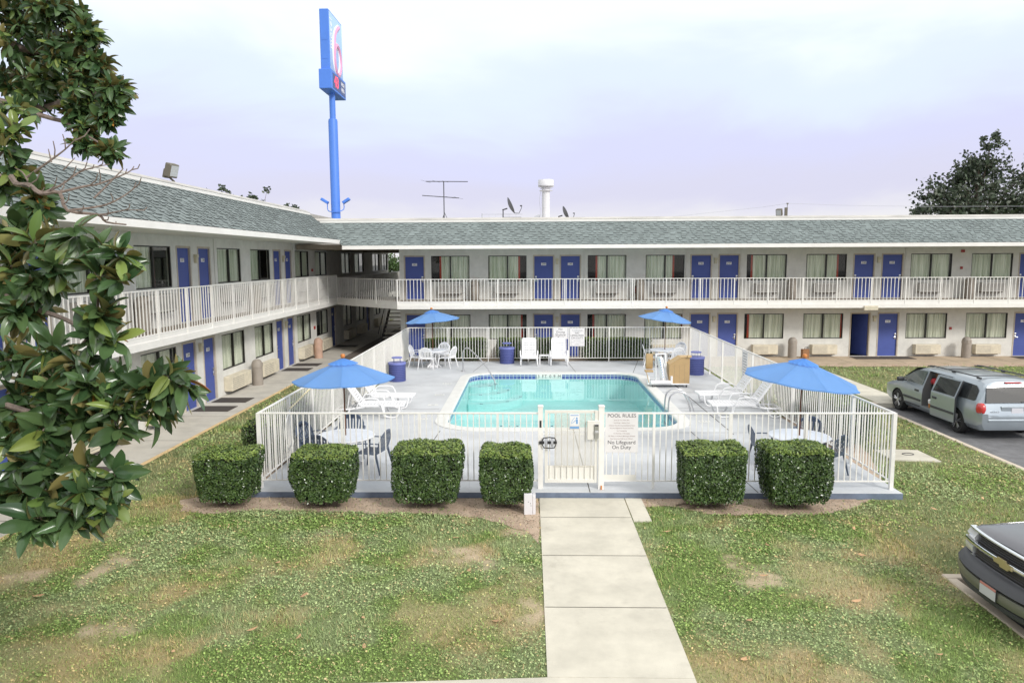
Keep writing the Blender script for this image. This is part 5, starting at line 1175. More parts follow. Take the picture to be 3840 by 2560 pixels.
# lawn: blades and small weed leaves, only where they can be told from the ground
def in_poly(x, y, poly):
    ins = np.zeros(len(x), bool); n = len(poly)
    for i in range(n):
        x1, y1 = poly[i]; x2, y2 = poly[(i+1) % n]
        c = ((y1 > y) != (y2 > y)); 
        if y1 != y2: ins ^= c & (x < (x2-x1)*(y-y1)/(y2-y1)+x1)
    return ins
def vnoise(x, y, s, seed):
    r = np.random.default_rng(seed); G = r.random((64, 64)); x = x*s; y = y*s
    xi = np.floor(x).astype(int); yi = np.floor(y).astype(int); fx = x-xi; fy = y-yi; fx = fx*fx*(3-2*fx); fy = fy*fy*(3-2*fy)
    g = lambda a, b: G[a % 64, b % 64]
    return (g(xi, yi)*(1-fx)+g(xi+1, yi)*fx)*(1-fy)+(g(xi, yi+1)*(1-fx)+g(xi+1, yi+1)*fx)*fy
def fbm(x, y, s, seed): return .5*vnoise(x, y, s, seed)+.27*vnoise(x+7, y+3, s*2.3, seed+1)+.15*vnoise(x, y, s*5.1, seed+2)+.08*vnoise(x, y, s*11, seed+3)
def sst(a, b, v): t = np.clip((v-a)/(b-a), 0, 1); return t*t*(3-2*t)
def patches(x, y):
    """dryness, bareness and greenness of the lawn"""
    g = lambda cx, cy, rx, ry: np.exp(-((x-cx)/rx)**2-((y-cy)/ry)**2)
    dry = fbm(x, y, .9, 21)+.09*g(-6, 8.5, 3, 2.5)+.10*g(-.8, 9.5, .9, 3)+.08*g(4, 9.5, 2.2, 2)-.12*g(-4, 12.2, 4, 1.0)-.10*g(2.6, 11, 1.0, 2.5)+.06*g(7, 12, 2, 2)
    bare = fbm(x, y, .9, 31)+.16*g(-.45, 9.8, .7, 1.8)+.12*g(-.1, 11.6, .6, .7)+.08*g(-5.5, 8.5, 2, 1)+.07*g(4.4, 9.9, 1.8, .5)+.06*g(3.2, 8.0, 1, .8)
    return sst(.45, .72, dry), sst(.68, .88, bare), fbm(x, y, 1.3, 41)
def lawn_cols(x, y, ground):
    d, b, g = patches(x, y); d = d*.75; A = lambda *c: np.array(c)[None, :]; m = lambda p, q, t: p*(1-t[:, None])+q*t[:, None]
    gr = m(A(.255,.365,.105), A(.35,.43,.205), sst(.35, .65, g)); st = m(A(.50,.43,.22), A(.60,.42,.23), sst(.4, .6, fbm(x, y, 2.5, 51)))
    if ground: c = m(m(gr*.62, st*.78, d*.8), A(.56,.45,.33), np.clip(b*.8+.2*d, 0, 1))  # ground darker than the blades: shade between them painted in
    else:
        q = (np.random.default_rng(3).random(len(x)) < np.clip(d*.66+b*.4+.10, 0, 1)).astype(float); c = m(gr, st, q*.75+d*.25*(1-q))
    return c
def setcol(o, C):
    a = o.data.color_attributes.new('patch', 'FLOAT_COLOR', 'POINT'); a.data.foreach_set('color', np.concatenate([C, np.ones((len(C), 1))], 1).astype(np.float32).ravel())
def patch_sheet(x0, x1, y0, y1, step=.07):
    nx, ny = int((x1-x0)/step)+1, int((y1-y0)/step)+1
    X, Y = np.meshgrid(np.linspace(x0, x1, nx), np.linspace(y0, y1, ny)); X = X.ravel(); Y = Y.ravel()
    Z = np.zeros(len(X)); i = np.arange(nx-1)[None, :]+np.arange(ny-1)[:, None]*nx; i = i.ravel()
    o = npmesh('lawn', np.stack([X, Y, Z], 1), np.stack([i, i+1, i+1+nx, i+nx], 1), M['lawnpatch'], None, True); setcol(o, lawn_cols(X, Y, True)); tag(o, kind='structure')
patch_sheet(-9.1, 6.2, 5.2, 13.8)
def grow():
    r = np.random.default_rng(77); X = []; Y = []
    for (a, b, c, d, dens) in ((-9.0, 6.15, 5.9, 9.0, 2300), (-9.0, 6.15, 9.0, 13.8, 1700), (6.1, 10.9, 10.3, 16, 1200), (-8.9, -5.5, 13.8, 20, 600), (7.3, 10.9, 16, 24, 420), (-8.9, -5.5, 20, 33.2, 200), (7.3, 26, 24, 31.6, 150)):
        n = int((b-a)*(d-c)*dens); X.append(r.uniform(a, b, n)); Y.append(r.uniform(c, d, n))
    x = np.concatenate(X); y = np.concatenate(Y)
    ok = (np.abs(x) < (y+2)*.85)
    for (a, b, c, d) in ((.19,1.87,5.5,13.8),(1.86,2.22,12.4,13.8),(-5.6,7.35,13.6,33),(11.2,12.5,22,32),(10.9,60,0,23.2),(6.1,60,0,10.33),(8.45,9.5,16.25,17.3)): ok &= ~((x > a) & (x < b) & (y > c) & (y < d))
    ok &= ~((y < 7.58+(x-.2)*.0687) & (x < 1.87))
    for bp in BEDS: ok &= ~(in_poly(x, y, bp) & (r.random(len(x)) > .03))
    d, b, g = patches(x, y)
    ok &= r.random(len(x)) < np.clip(1.0-b*.9-d*.25, .05, 1)
    x, y, d, b, g = x[ok], y[ok], d[ok], b[ok], g[ok]; n = len(x)
    isw = (r.random(n) < np.clip(.75-d*.6, .1, 1)*(sst(.38, .5, fbm(x, y, .7, 61))*.8+.1))
    s = .85+np.clip((y-8)/14, 0, 1.2)     # coarser tufts farther off keep the same cover
    tuft = sst(.55, .68, fbm(x, y, 1.8, 71))
    ang = r.uniform(0, 2*PI, n); lean = r.uniform(.3, 1.25, n); L = r.uniform(.03, .065, n)*s*(1+.7*tuft); w = r.uniform(.0035, .006, n)*s
    lx, ly = np.cos(ang), np.sin(ang); sx, sy = -ly, lx
    b0 = np.stack([x-sx*w, y-sy*w, np.full(n, -.002)], 1); b1 = np.stack([x+sx*w, y+sy*w, np.full(n, -.002)], 1)
    tip = np.stack([x+lx*L*np.sin(lean), y+ly*L*np.sin(lean), L*np.cos(lean)+.002], 1)
    V = np.stack([b0, b1, tip], 1); C = lawn_cols(x, y, False)*r.uniform(.8, 1.25, (n, 1)); odd = r.random(n) < .03; C[odd] = np.array([.50,.40,.24])
    k = isw.sum(); c = np.stack([x[isw], y[isw], r.uniform(.012, .05, k)], 1)
    sz = (r.uniform(.012, .024, k)*s[isw])[:, None]; D = np.stack([r.normal(0, .5, k), r.normal(0, .5, k), np.ones(k)], 1); D /= np.linalg.norm(D, axis=1, keepdims=True)
    A = np.cross(D, r.normal(0, 1, (k, 3))); A /= np.linalg.norm(A, axis=1, keepdims=True); B = np.cross(D, A)
    Q = np.stack([c-A*sz, c-B*sz*.62, c+A*sz, c+B*sz*.62], 1).reshape(-1, 3)
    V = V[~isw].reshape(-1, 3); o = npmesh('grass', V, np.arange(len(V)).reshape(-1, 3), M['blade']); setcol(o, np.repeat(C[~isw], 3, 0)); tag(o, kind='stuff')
    o = npmesh('lawn_weeds', Q, np.arange(len(Q)).reshape(-1, 4), M['blade']); setcol(o, np.repeat(C[isw], 4, 0)); tag(o, kind='stuff')
    # soil crumbs and litter on the beds
    n = 15000; x = r.uniform(-7, 7, n); y = r.uniform(11.3, 13.75, n); ok = in_poly(x, y, BEDS[0]) | in_poly(x, y, BEDS[1]); x, y = x[ok], y[ok]
    V, F = leaf_cloud(np.stack([x, y, np.full(len(x), .014)], 1), np.tile([0, 0, 1.], (len(x), 1)), .026, .35, .6, 8)
    tag(npmesh('soil_litter', V, F, M['litter']), kind='stuff')
M['litter'] = leafmat('soil_litter', (.10,.07,.04), (.62,.55,.42), (.3,.22,.14), .8, .3)
grow()
fallen = None
spots = [(-5.6,8.6),(-4.3,8.05),(-3.6,8.5),(-2.9,8.3),(-2.2,8.9),(-2.0,8.1),(-4.9,9.6),(-.9,10.4),(-3.9,10.6),(-1.3,11.6),(2.9,8.9),(3.9,11.4),(4.4,9.4),(2.6,8.0),(5.6,12.0),(7.6,13.0),(8.8,13.6),(-7.0,9.4),(-6.1,10.6),(-.5,8.8),(3.4,10.2),(5.2,11.0),(-2.6,12.0),(4.9,8.1),(-3.2,9.4),(8.0,11.5),(2.3,11.9)]
for i, (x, y) in enumerate(spots):
    if fallen is None:
        V_ = LV.copy(); V_[:, 2] *= -.7; V_ *= .15
        fallen = npmesh('fallen_leaf', V_, LF, M['fallen'] if 'fallen' in M else M.setdefault('fallen', leafmat('fallen_leaf', (.50,.20,.06), (.62,.46,.28), (.55,.36,.20), .6, .3, .0, 1)), None, True); o = fallen
    else: o = fallen.copy(); COL.objects.link(o)
    o.location = (x, y, .045); o.rotation_euler = (rm.uniform(-.25, .25), rm.uniform(-.2, .2), rm.uniform(0, 6.28)); s_ = rm.uniform(.6, 1.05); o.scale = (s_, s_, s_)
    tag(o, 'dry curled orange brown leaf fallen on the grass', 'fallen leaf', 'fallen magnolia leaves scattered on the lawn')
# ------------------------------------------------------------------ tall pole sign
s = empty('pole_sign', (-14.64, 54.6, 0), 0, 'tall blue roadside pole sign reading motel 6 with red price digits', 'sign')
mb = MB(); mb.lathe([(.34,-.1),(.34,15.0),(.30,15.15),(.22,15.16),(.22,17.4)], 28); mb.lathe([(.37,7.3),(.37,7.75),(.34,7.76)], 28); mb.build('pole', M['signblue'], s)
mb = MB(); mb.cbox(-.33, .33, -1.55, 2.1, 18.35, 22.55, .03); mb.box(-.25, .25, -1.562, -1.549, 20.4, 21.2); mb.box(-.22, .22, -1.562, -1.549, 19.1, 19.13); cab = mb.build('cabinet', M['signblue'], s)
mb = MB(); mb.cbox(.331, .35, -1.45, 2.0, 18.45, 22.45, .008, 0)
mx = faceM(.353, .45, 20.2, '+x')
v, f = text_geo('6', 4.6, .004)
mb.add(v, f, 1, False, mx @ Matrix.Scale(1.0, 4, (1,0,0)) @ Matrix.Scale(.96, 4, (0,1,0)))
def fat6(mb, m, dx, r):   # tube outline of the digit
    P = [(-.1+.95*math.cos(a)*.9, -.75+1.05*math.sin(a)) for a in np.linspace(0, 2*PI, 30)[:-1]]
    mb.tube([tuple(mx @ Vector((x, y, dx))) for x, y in P], r, 8, m, closed=True, flat=(1, .12) if False else None)
    Q = spline([(-.93,-.9,dx),(-.97,-.1,dx),(-.75,.75,dx),(-.25,1.35,dx),(.45,1.75,dx)], 6); mb.tube([tuple(mx @ q) for q in Q], r, 8, m)
mb.v = mb.v[:]  # keep face panel
nf = MB(); nf.cbox(.331, .35, -1.45, 2.0, 18.45, 22.45, .008, 0); fat6(nf, 1, -.17, .30); fat6(nf, 2, -.015, .195)
R_ = faceM(.353, -1.05, 21.0, '+x') @ Matrix.Rotation(PI/2, 4, 'Z'); put_text(nf, 'motel', R_, .85, 1, .004, spacing=1.1)
nf.build('sign_face', [M['signface'], M['signwhite'], M['signred']], cab)
mb = MB(); mb.cbox(-.45, .45, -1.75, 2.35, 17.0, 18.36, .03); pb_ = mb.build('price_box', M['signblue'], s)
mb = MB(); mb.cbox(.451, .465, -1.3, .55, 17.15, 18.2, .006, 0); mb.cbox(.451, .465, .65, 2.2, 17.15, 18.2, .006, 0)
put_text(mb, '43', faceM(.47, -.38, 17.68, '+x'), 1.15, 1, .01); put_text(mb, 'WI-FI\nHBO', faceM(.47, 1.4, 17.7, '+x'), .42, 2, .006); mb.build('price_display', [M['signdark'], M['led'], M['signwhite']], pb_)
mb = MB(); mb.tube(spline([(-.62,0,9.0),(-.62,0,8.55),(-.4,-.36,8.35),(0,-.42,8.3),(.4,-.36,8.35),(.62,0,8.55),(.62,0,9.0)], 4), .035, 6); mb.build('lamp_bracket', M['signblue'], s)
for x in (-1, 1):
    mb = MB(); mb.cbox(-.3, .3, -.2, .2, -.1, .1, .03, 0, Matrix.Translation((x*.82, 0, 9.15)) @ Matrix.Rotation(-x*.55, 4, 'Y')); mb.build('floodlight', M['signblue'], s)

# ------------------------------------------------------------------ things on the roofs
RZ = 6.54
s = empty('roof_antenna', (-4.36, 37.2, RZ), 0, 'double television antenna on a tripod mast on the far roof', 'antenna')
mb = MB(); mb.tube([(0,0,.0),(0,0,2.14)], .028, 6)
for a in (.3, 2.4, 4.5): mb.tube([(.28*math.cos(a), .28*math.sin(a), 0), (.02, 0, .55)], .014, 5)
mb.tube([(-.15,-.1,.15),(.15,-.1,.15)], .01, 5); mb.build('mast', M['darkmetal'], s)
for (z, x0, x1, sl, els) in ((2.13, -.92, 1.24, -.012, ((-.92,.9),(-.38,.75),(.08,.6),(.42,.3),(.55,.3),(.65,.28),(.78,.26),(.95,.24),(1.2,.2))), (1.35, -1.12, .78, -.075, ((.75,1.0),(.3,.8),(-.08,.65),(-.35,.3),(-.5,.3),(-.65,.28),(-.85,.24),(-1.05,.2)))):
    mb = MB(); mb.tube([(x0, 0, z-sl*0+ (x0*sl)), (x1, 0, z+x1*sl)], .022, 6)
    for (x, l) in els: mb.tube([(x-.15*l, -l*.9, z+x*sl-.02), (x+.15*l, l*.9, z+x*sl+.02)], .006, 4)
    mb.build('boom', M['darkmetal'], s)
def dish(name, label, x, y, z, sc, grp):
    s = empty(name, (x, y, z), 0, label, 'satellite dish', grp)
    mb = MB(); rings = 6; n = 22; vs = [(0,0,.10)]; 
    for j in range(1, rings+1):
        for k in range(n): a = 2*PI*k/n; r_ = j/rings; vs.append((.44*sc*r_*math.cos(a), .50*sc*r_*math.sin(a), .10-.12*(1-r_**2)*sc-.0))
    fs = [(0, 1+k, 1+(k+1) % n) for k in range(n)]
    for j in range(rings-1):
        for k in range(n): fs.append((1+j*n+k, 1+(j+1)*n+k, 1+(j+1)*n+(k+1) % n, 1+j*n+(k+1) % n))
    vs[0] = (0, 0, .10-.12*sc); Mx = Matrix.Translation((0, 0, .62*sc)) @ Matrix.Rotation(math.radians(8), 4, 'Z') @ Matrix.Rotation(math.radians(66), 4, 'Y') @ Matrix.Rotation(0, 4, 'X')
    mb.add(vs, fs, 0, True, Mx); mb.build('reflector', M['galvdark'], s)
    mb = MB(); mb.tube([tuple(Mx @ Vector((.42*sc, 0, .08))), (.50*sc, 0, .25*sc), (.62*sc, -.02, .50*sc), (.64*sc,-.02,.60*sc)], .016, 5); mb.cbox(.55*sc, .66*sc, -.05, .05, .60*sc, .66*sc, .01); mb.build('feed_arm', M['darkmetal'], s)
    mb = MB(); mb.tube([(-.32*sc,0,0),(-.32*sc,0,.46*sc)], .03, 6); mb.tube([(-.36*sc,0,.42*sc),(-.1*sc,0,.50*sc)], .035, 6); mb.box(-.34*sc, .62*sc, -.15, .15, 0, .05); mb.build('mount', M['darkmetal'], s)
M['galvdark'] = mat('dark_mesh_dish', (.16,.16,.17), .5)
dish('satellite_dish', 'larger grey satellite dish left of the white vent stack', -1.0, 37.2, RZ+.25, 1.0, 'satellite dishes on the far roof')
dish('satellite_dish', 'smaller satellite dish right of the white vent stack, half hidden by the roof edge', 1.85, 38.0, RZ, .85, 'satellite dishes on the far roof')
s = empty('guard_rail', (-2.42, 37.5, RZ), 0, 'thin pipe rail on the far roof left of the larger dish', 'rail')
mb = MB(); mb.tube([(0,0,0),(0,0,.52)], .03, 6); mb.tube([(0,0,.48),(2.1,0,.47)], .008, 4)
for i in range(1, 6): mb.tube([(i*.35,0,0),(i*.35,0,.48)], .004, 4)
mb.build('pipe', M['galv'], s)
s = empty('vent_stack', (.88, 37.2, RZ), 0, 'white vent stack with a wide cap rising above the far roof', 'vent')
mb = MB(); mb.lathe([(.205,0),(.205,1.72),(.21,1.74)], 28); mb.lathe([(.206,.78),(.212,.785),(.212,.80),(.206,.805)], 28); mb.build('pipe', M['whitemetal'], s)
mb = MB(); mb.lathe([(.21,1.60),(.34,1.62),(.34,1.64),(.21,1.65)], 24, 0); mb.lathe([(.2,1.72),(.30,1.735),(.30,1.75),(.2,1.76)], 24); mb.lathe([(.28,1.80),(.40,1.82),(.40,1.84),(.28,1.84)], 24); mb.lathe([(.36,1.86),(.40,1.87),(.40,2.14),(.385,2.17),(.2,2.19)], 28); mb.lathe([(.2,1.7),(.2,1.9)], 20); mb.build('cap', M['whitemetal'], s)
mb = MB(); mb.tube(spline([(-.28,-.1,.2),(-.3,-.1,.8),(-.33,-.1,1.2),(-.25,-.1,1.62)], 4), .01, 5); mb.build('guy_wire', M['galv'], s)
mb = MB(); mb.tube([(-.35+.32*math.cos(a)*-1*.8, .25, .02+.30*math.sin(a)) for a in np.linspace(0, PI*.55, 10)], .12, 12); mb.build('duct_elbow', M['steel'], s)
def floodlight(label, x, y, z, rz, sc):
    s = empty('floodlight', (x, y, z), rz, label, 'floodlight', 'floodlights on the roof edges')
    Mx = Matrix.Translation((0, 0, .36*sc)) @ Matrix.Rotation(math.radians(18), 4, 'X')
    mb = MB(); mb.cbox(-.17*sc, .17*sc, -.10*sc, .14*sc, -.2*sc, .2*sc, .03*sc, 0, Mx); mb.cbox(-.12*sc, .12*sc, .1*sc, .22*sc, -.26*sc, .0, .02*sc, 0, Mx); mb.build('housing', M['bronze'], s)
    mb = MB(); mb.box(-.135*sc, .135*sc, -.107*sc, -.101*sc, -.15*sc, .165*sc, 0, Mx); mb.build('lens', M['lens'], s)
    mb = MB(); mb.tube([(.0,.1*sc,.16*sc),(.10*sc,.05*sc,.06*sc),(.10*sc,0,0)], .03*sc, 6); mb.box(-.1*sc, .2*sc, -.1*sc, .1*sc, -.02, .012); mb.build('bracket', M['bronze'], s)
floodlight('floodlight on the left wing roof edge under the open sky', -10.55, 21.3, 6.99, PI/2-.35, 1.0)
floodlight('small floodlight on the far roof beside a short post', 12.35, 36, 6.62, -.6, .85)
s = empty('wire_post', (12.72, 36.1, 6.55), 0, 'short dark post on the far roof carrying a thin overhead wire', 'post')
mb = MB(); mb.box(-.06, .06, -.06, .06, 0, .62); mb.tube([(.05,0,.6),(.06,0,.82)], .015, 5); mb.box(.02, .1, -.03, .03, .78, .84); mb.build('post_shaft', M['bronze'], s)
mb = MB(); mb.tube([(-9,1,-.02),(-5,1,.30),(-1.0,.5,.68),(.06,0,.82),(3,0,.70),(7,0,.62),(14,0,.60),(26,0,.8)], .006, 4); mb.build('overhead_wire', M['galv'], s)

# ------------------------------------------------------------------ vehicles
def boolean(o, cut):
    cut.parent = o.parent; bpy.context.view_layer.update()
    md = o.modifiers.new('b', 'BOOLEAN'); md.object = cut; md.operation = 'DIFFERENCE'; md.solver = 'EXACT'
    dg = bpy.context.evaluated_depsgraph_get(); dg.update()
    me = bpy.data.meshes.new_from_object(o.evaluated_get(dg)); o.modifiers.clear(); old = o.data; o.data = me
    bpy.data.meshes.remove(old); me2 = cut.data; bpy.data.objects.remove(cut); bpy.data.meshes.remove(me2)
def loft(mb, rings, m=0):
    """rings: half outlines from bottom to roof centre; mirrored and capped"""
    full = []
    for (y, pts) in rings:
        L = [(-x, y, z) for x, z in pts]; Rr = [(x, y, z) for x, z in reversed(pts) if x > 1e-6]
        full.append(L+Rr)
    n = len(full[0]); vs = [v for r in full for v in r]; fs = []
    for i in range(len(full)-1):
        for k in range(n): fs.append((i*n+(k+1) % n, (i+1)*n+(k+1) % n, (i+1)*n+k, i*n+k))
    fs.append(tuple(range(n-1, -1, -1))); fs.append(tuple(range(len(vs)-n, len(vs))))
    mb.add(vs, fs, m, True)
def carpaint(name, c, metal=.55):
    m = mat(name, c, .30, metal, var=.05, vscale=2, coat=.8); m.node_tree.nodes['Principled BSDF'].inputs['Coat Roughness'].default_value = .06; return m
M['vanpaint'] = carpaint('pale_blue_grey_paint', (.40,.455,.50))
M['suvpaint'] = carpaint('dark_grey_paint', (.10,.10,.115), .35)
M['tyre'] = mat('tyre_rubber', (.028,.028,.028), .85)
M['alloy'] = mat('silver_alloy', (.60,.61,.63), .3, metal=.85)
M['cartrim'] = mat('dark_grey_trim', (.06,.062,.068), .55)
M['taillamp'] = mat('red_lamp_lens', (.60,.035,.03), .12, coat=1)
M['clearlamp'] = mat('clear_lamp_lens', (.62,.63,.64), .12, coat=1)
M['chrome'] = mat('chrome', (.82,.82,.84), .08, metal=1)
M['seatcloth'] = mat('grey_seat_cloth', (.20,.19,.18), .9)
M['darkglass'] = mat('dark_car_glass', (.035,.038,.04), .05, spec=.8, coat=1)
M['greyglass'] = mat('grey_car_glass', (.10,.115,.11), .05, spec=.8, coat=1)
M['vaninside'] = mat('grey_van_lining', (.16,.16,.16), .8)
M['plate'] = mat('blank_plate', (.62,.62,.66), .5)
M['plate2'] = mat('plate_red_band', (.62,.25,.22), .5)
M['gold'] = mat('worn_gold_emblem', (.50,.42,.22), .4, metal=.4)
def finish(o, ang=32):
    o.data.set_sharp_from_angle(angle=math.radians(ang)); return o
def wheel(parent, x, y, r, w, side):
    Mx = Matrix.Translation((x, y, r)) @ Matrix.Rotation(side*PI/2, 4, 'Y')
    e = MB(); e.lathe([(r*.64,-w/2),(r*.90,-w/2),(r*.98,-w*.38),(r,-w*.2),(r,w*.2),(r*.98,w*.38),(r*.90,w/2),(r*.70,w/2),(r*.64,w*.42)], 36, 0, M=Mx); t = e.build('wheel', M['tyre'], parent)
    e = MB(); e.lathe([(.01,w*.22),(r*.60,w*.22),(r*.66,w*.46),(r*.70,w*.46),(r*.70,w*.40),(r*.64,w*.36),(r*.60,w*.10)], 36, 1, M=Mx)
    for k in range(5):
        for s_ in (-.16, .16):
            a = 2*PI*k/5+s_; c, q = math.cos(a), math.sin(a)
            e.tube([(r*.14*c, r*.14*q, w*.40), (r*.62*c, r*.62*q, w*.44)], r*.055, 5, 0, M=Mx)
    e.lathe([(.01,w*.3),(r*.17,w*.3),(r*.16,w*.45),(.01,w*.47)], 14, 0, M=Mx); e.build('rim', [M['alloy'], M['cartrim']], t)

van = empty('parked_minivan', (12.75, 21.15, -.128), .024, 'pale blue grey minivan parked with its left sliding door open', 'minivan')
def vr(y, hb, hm, zb, zbelt, hg, zr, hr, zc=None):
    zc = zc or zr
    return (y, [(0, zb), (hb, zb), (hm*.985, zb+.12), (hm, .52), (hm, .74), (hm-.015, zbelt-.06), (hm-.04, zbelt), (hg, zbelt+(zr-zbelt)*.06), (hr+.015, zbelt+(zr-zbelt)*.86), (hr-.05, zbelt+(zr-zbelt)*.97), (hr*.6, zr+(zc-zr)*.7), (0, zc)])
mb = MB(); loft(mb, [
 vr(-2.52,.70,.80,.40,.66,.74,.67,.70), vr(-2.47,.84,.92,.30,.68,.88,.70,.84), vr(-2.40,.86,.965,.28,.90,.90,.98,.84,1.0), vr(-2.30,.88,.975,.27,.99,.925,1.40,.78,1.44), vr(-2.17,.88,.98,.27,.99,.93,1.64,.75,1.70), vr(-1.95,.88,.985,.26,.99,.935,1.70,.755,1.76),
 vr(-1.0,.88,.99,.24,.98,.94,1.72,.765,1.785), vr(0,.88,.99,.24,.97,.94,1.71,.76,1.775), vr(.55,.88,.99,.24,.97,.935,1.66,.745,1.72), vr(.85,.88,.985,.24,.965,.93,1.56,.74,1.62),
 vr(1.35,.88,.98,.24,.97,.90,1.24,.78,1.28), vr(1.62,.88,.97,.25,.955,.88,1.05,.76,1.09), vr(2.0,.86,.95,.26,.87,.84,.93,.68,.98), vr(2.35,.80,.90,.28,.76,.78,.80,.6,.86), vr(2.50,.62,.76,.32,.66,.66,.68,.5,.72), vr(2.58,.40,.50,.40,.60,.40,.61,.3,.63)])
body = mb.build('body', [M['vanpaint'], M['cartrim'], M['vaninside']], van)
for (y, x0, x1) in ((-1.45,-1.2,-.66),(-1.45,.66,1.2),(1.56,-1.2,-.66),(1.56,.66,1.2)):
    c = MB(); c.lathe([(.385,0),(.385,x1-x0)], 32, 1, M=Matrix.Translation((x0, y, .33)) @ Matrix.Rotation(PI/2, 4, 'Y'), sm=True); boolean(body, c.build('cut', [M['vanpaint'], M['cartrim']]))
for bx in ((-.72, .72, -1.9, 1.25, .43, 1.57), (-1.2, -.55, -.93, .20, .42, 1.585)):
    c = MB(); c.box(*bx, 1); boolean(body, c.build('cut', [M['vanpaint'], M['vaninside']]))
finish(body, 28)
def hwz(z): return .945-.0*(z)-(max(0, z-1.0))*.285
def panel_on(mb, poly, s, m=0, off=.006, th=.004, fx=hwz):
    vs = [(s*(fx(z)+off), y, z) for y, z in poly]; vs2 = [(s*(fx(z)+off-th), y, z) for y, z in poly]; n = len(poly)
    f = list(range(n)) if s > 0 else list(range(n-1, -1, -1))
    mb.add(vs+vs2, [tuple(f), tuple(reversed([i+n for i in f]))]+[(i, (i+1) % n, n+(i+1) % n, n+i) for i in range(n)], m)
for s_ in (-1, 1):
    w = MB(); panel_on(w, [(1.42,1.06),(1.30,1.16),(.78,1.53),(.29,1.555),(.29,1.03)], s_); w.build('front_window', M['greyglass'], body)
    w = MB(); panel_on(w, [(-1.30,1.03),(-1.30,1.56),(-1.98,1.53),(-2.12,1.40),(-2.16,1.08),(-2.1,1.03)], s_); w.build('quarter_window', M['darkglass'], body)
    w = MB(); panel_on(w, [(1.15,.36),(1.15,.39),(.26,.39),(.26,.36)], s_, off=.052, fx=lambda z: .95); 
    w.cbox(-.012, .012, .25, 1.2, .52, .585, .006, 0, Matrix.Translation((s_*.995, 0, 0))); w.build('side_moulding', M['cartrim'], body)
    w = MB(); w.cbox(-.012, .02, .38, .60, .80, .86, .006, 0, Matrix.Translation((s_*.985, 0, 0))); w.build('door_handle', M['cartrim'], body)
    w = MB(); w.tube([(s_*.93,1.15,1.02),(s_*1.05,1.15,1.06)], .02, 6); w.cbox(-.11, .11, -.05, .05, -.08, .09, .03, 0, Matrix.Translation((s_*1.13, 1.15, 1.09))); w.build('wing_mirror', M['cartrim'], body)
    w = MB(); w.lathe([(.001,-.165),(.06,-.155),(.10,-.10),(.115,0),(.10,.10),(.06,.15),(.001,.16)], 16, 0, (s_*.885, -2.335, .85), sx=.95, sy=1.25); w.build('tail_light', M['taillamp'], body)
    w = MB(); w.tube([(s_*.70,-2.0,1.775),(s_*.70,-1.8,1.80),(s_*.70,.15,1.795),(s_*.69,.45,1.74)], .022, 6)
    for y in (-1.9,-.8,.25): w.cbox(s_*.70-.03, s_*.70+.03, y-.07, y+.07, 1.735, 1.795, .01)
    w.build('roof_rail', M['cartrim'], body)
    w = MB(); w.add([(s_*.62,2.56,.56),(s_*.86,2.42,.60),(s_*.84,2.36,.74),(s_*.60,2.47,.72)], [(0,1,2,3)]); w.build('headlight', M['clearlamp'], body)
for y in (-1.75, -.55): w = MB(); w.cbox(-.70, .70, y-.03, y+.03, 1.80, 1.825, .008); w.build('roof_crossbar', M['cartrim'], body)
w = MB(); w.add([(-.74,.93,1.585),(.74,.93,1.585),(.80,1.50,1.135),(-.80,1.50,1.135)], [(0,1,2,3)]); w.build('windscreen', M['greyglass'], body)
w = MB(); w.add([(-.82,-2.435,1.03),(.82,-2.435,1.03),(.74,-2.29,1.52),(.68,-2.27,1.57),(-.68,-2.27,1.57),(-.74,-2.29,1.52)], [(0,1,2,3,4,5)]); w.build('rear_window', M['darkglass'], body)
w = MB(); w.cbox(-.22,.22,-2.25,-2.17,1.655,1.685,.008); w.build('brake_light', M['taillamp'], body)
w = MB(); w.tube([(.1,-2.44,1.06),(.5,-2.43,1.05)], .012, 5); w.build('rear_wiper', M['cartrim'], body)
w = MB(); w.cbox(-.42,.42,-2.445,-2.43,.70,.93,.01,0); w.cbox(-.155,.155,-2.458,-2.446,.745,.885,.004,1); put_text(w, 'DODGE', faceM(-.58, -2.452, .78), .07, 2, .003); w.build('number_plate', [M['vanpaint'], M['plate'], M['chrome']], body)
w = MB(); w.cbox(-.80, .80, -2.535, -2.50, .53, .60, .01); w.build('bumper_strip', M['vanpaint'], body)
# open sliding door
d = MB(); X = lambda z: .985-max(0, z-.98)*.30
cols = [(-.96,)]; ys = [-.48, -1.05, -1.60]; zs = [.30, .45, .74, .97, 1.0, 1.3, 1.60]
for i in range(len(ys)-1):
    for k in range(len(zs)-1):
        a, b, c0, c1 = ys[i], ys[i+1], zs[k], zs[k+1]
        for off, fl in ((.14, 0), (.09, 1)):
            q = [(-X(c0)-off, a, c0), (-X(c0)-off, b, c0), (-X(c1)-off, b, c1), (-X(c1)-off, a, c1)]; d.add(q, [(0,1,2,3) if fl else (3,2,1,0)])
for (a, b) in ((ys[0], 0), (ys[-1], 1)):
    for k in range(len(zs)-1): c0, c1 = zs[k], zs[k+1]; d.add([(-X(c0)-.14, a, c0), (-X(c0)-.09, a, c0), (-X(c1)-.09, a, c1), (-X(c1)-.14, a, c1)], [(0,1,2,3)], 1)
for z in (zs[0], zs[-1]): d.add([(-X(z)-.14, ys[0], z), (-X(z)-.09, ys[0], z), (-X(z)-.09, ys[-1], z), (-X(z)-.14, ys[-1], z)], [(0,1,2,3)])
sd = d.build('sliding_door', [M['vanpaint'], M['cartrim']], van); sd['label'] = 'sliding door standing open'
w = MB(); panel_on(w, [(-.54,1.03),(-.60,1.55),(-1.54,1.56),(-1.54,1.03)], -1, off=.146, fx=X); w.build('window', M['darkglass'], sd)
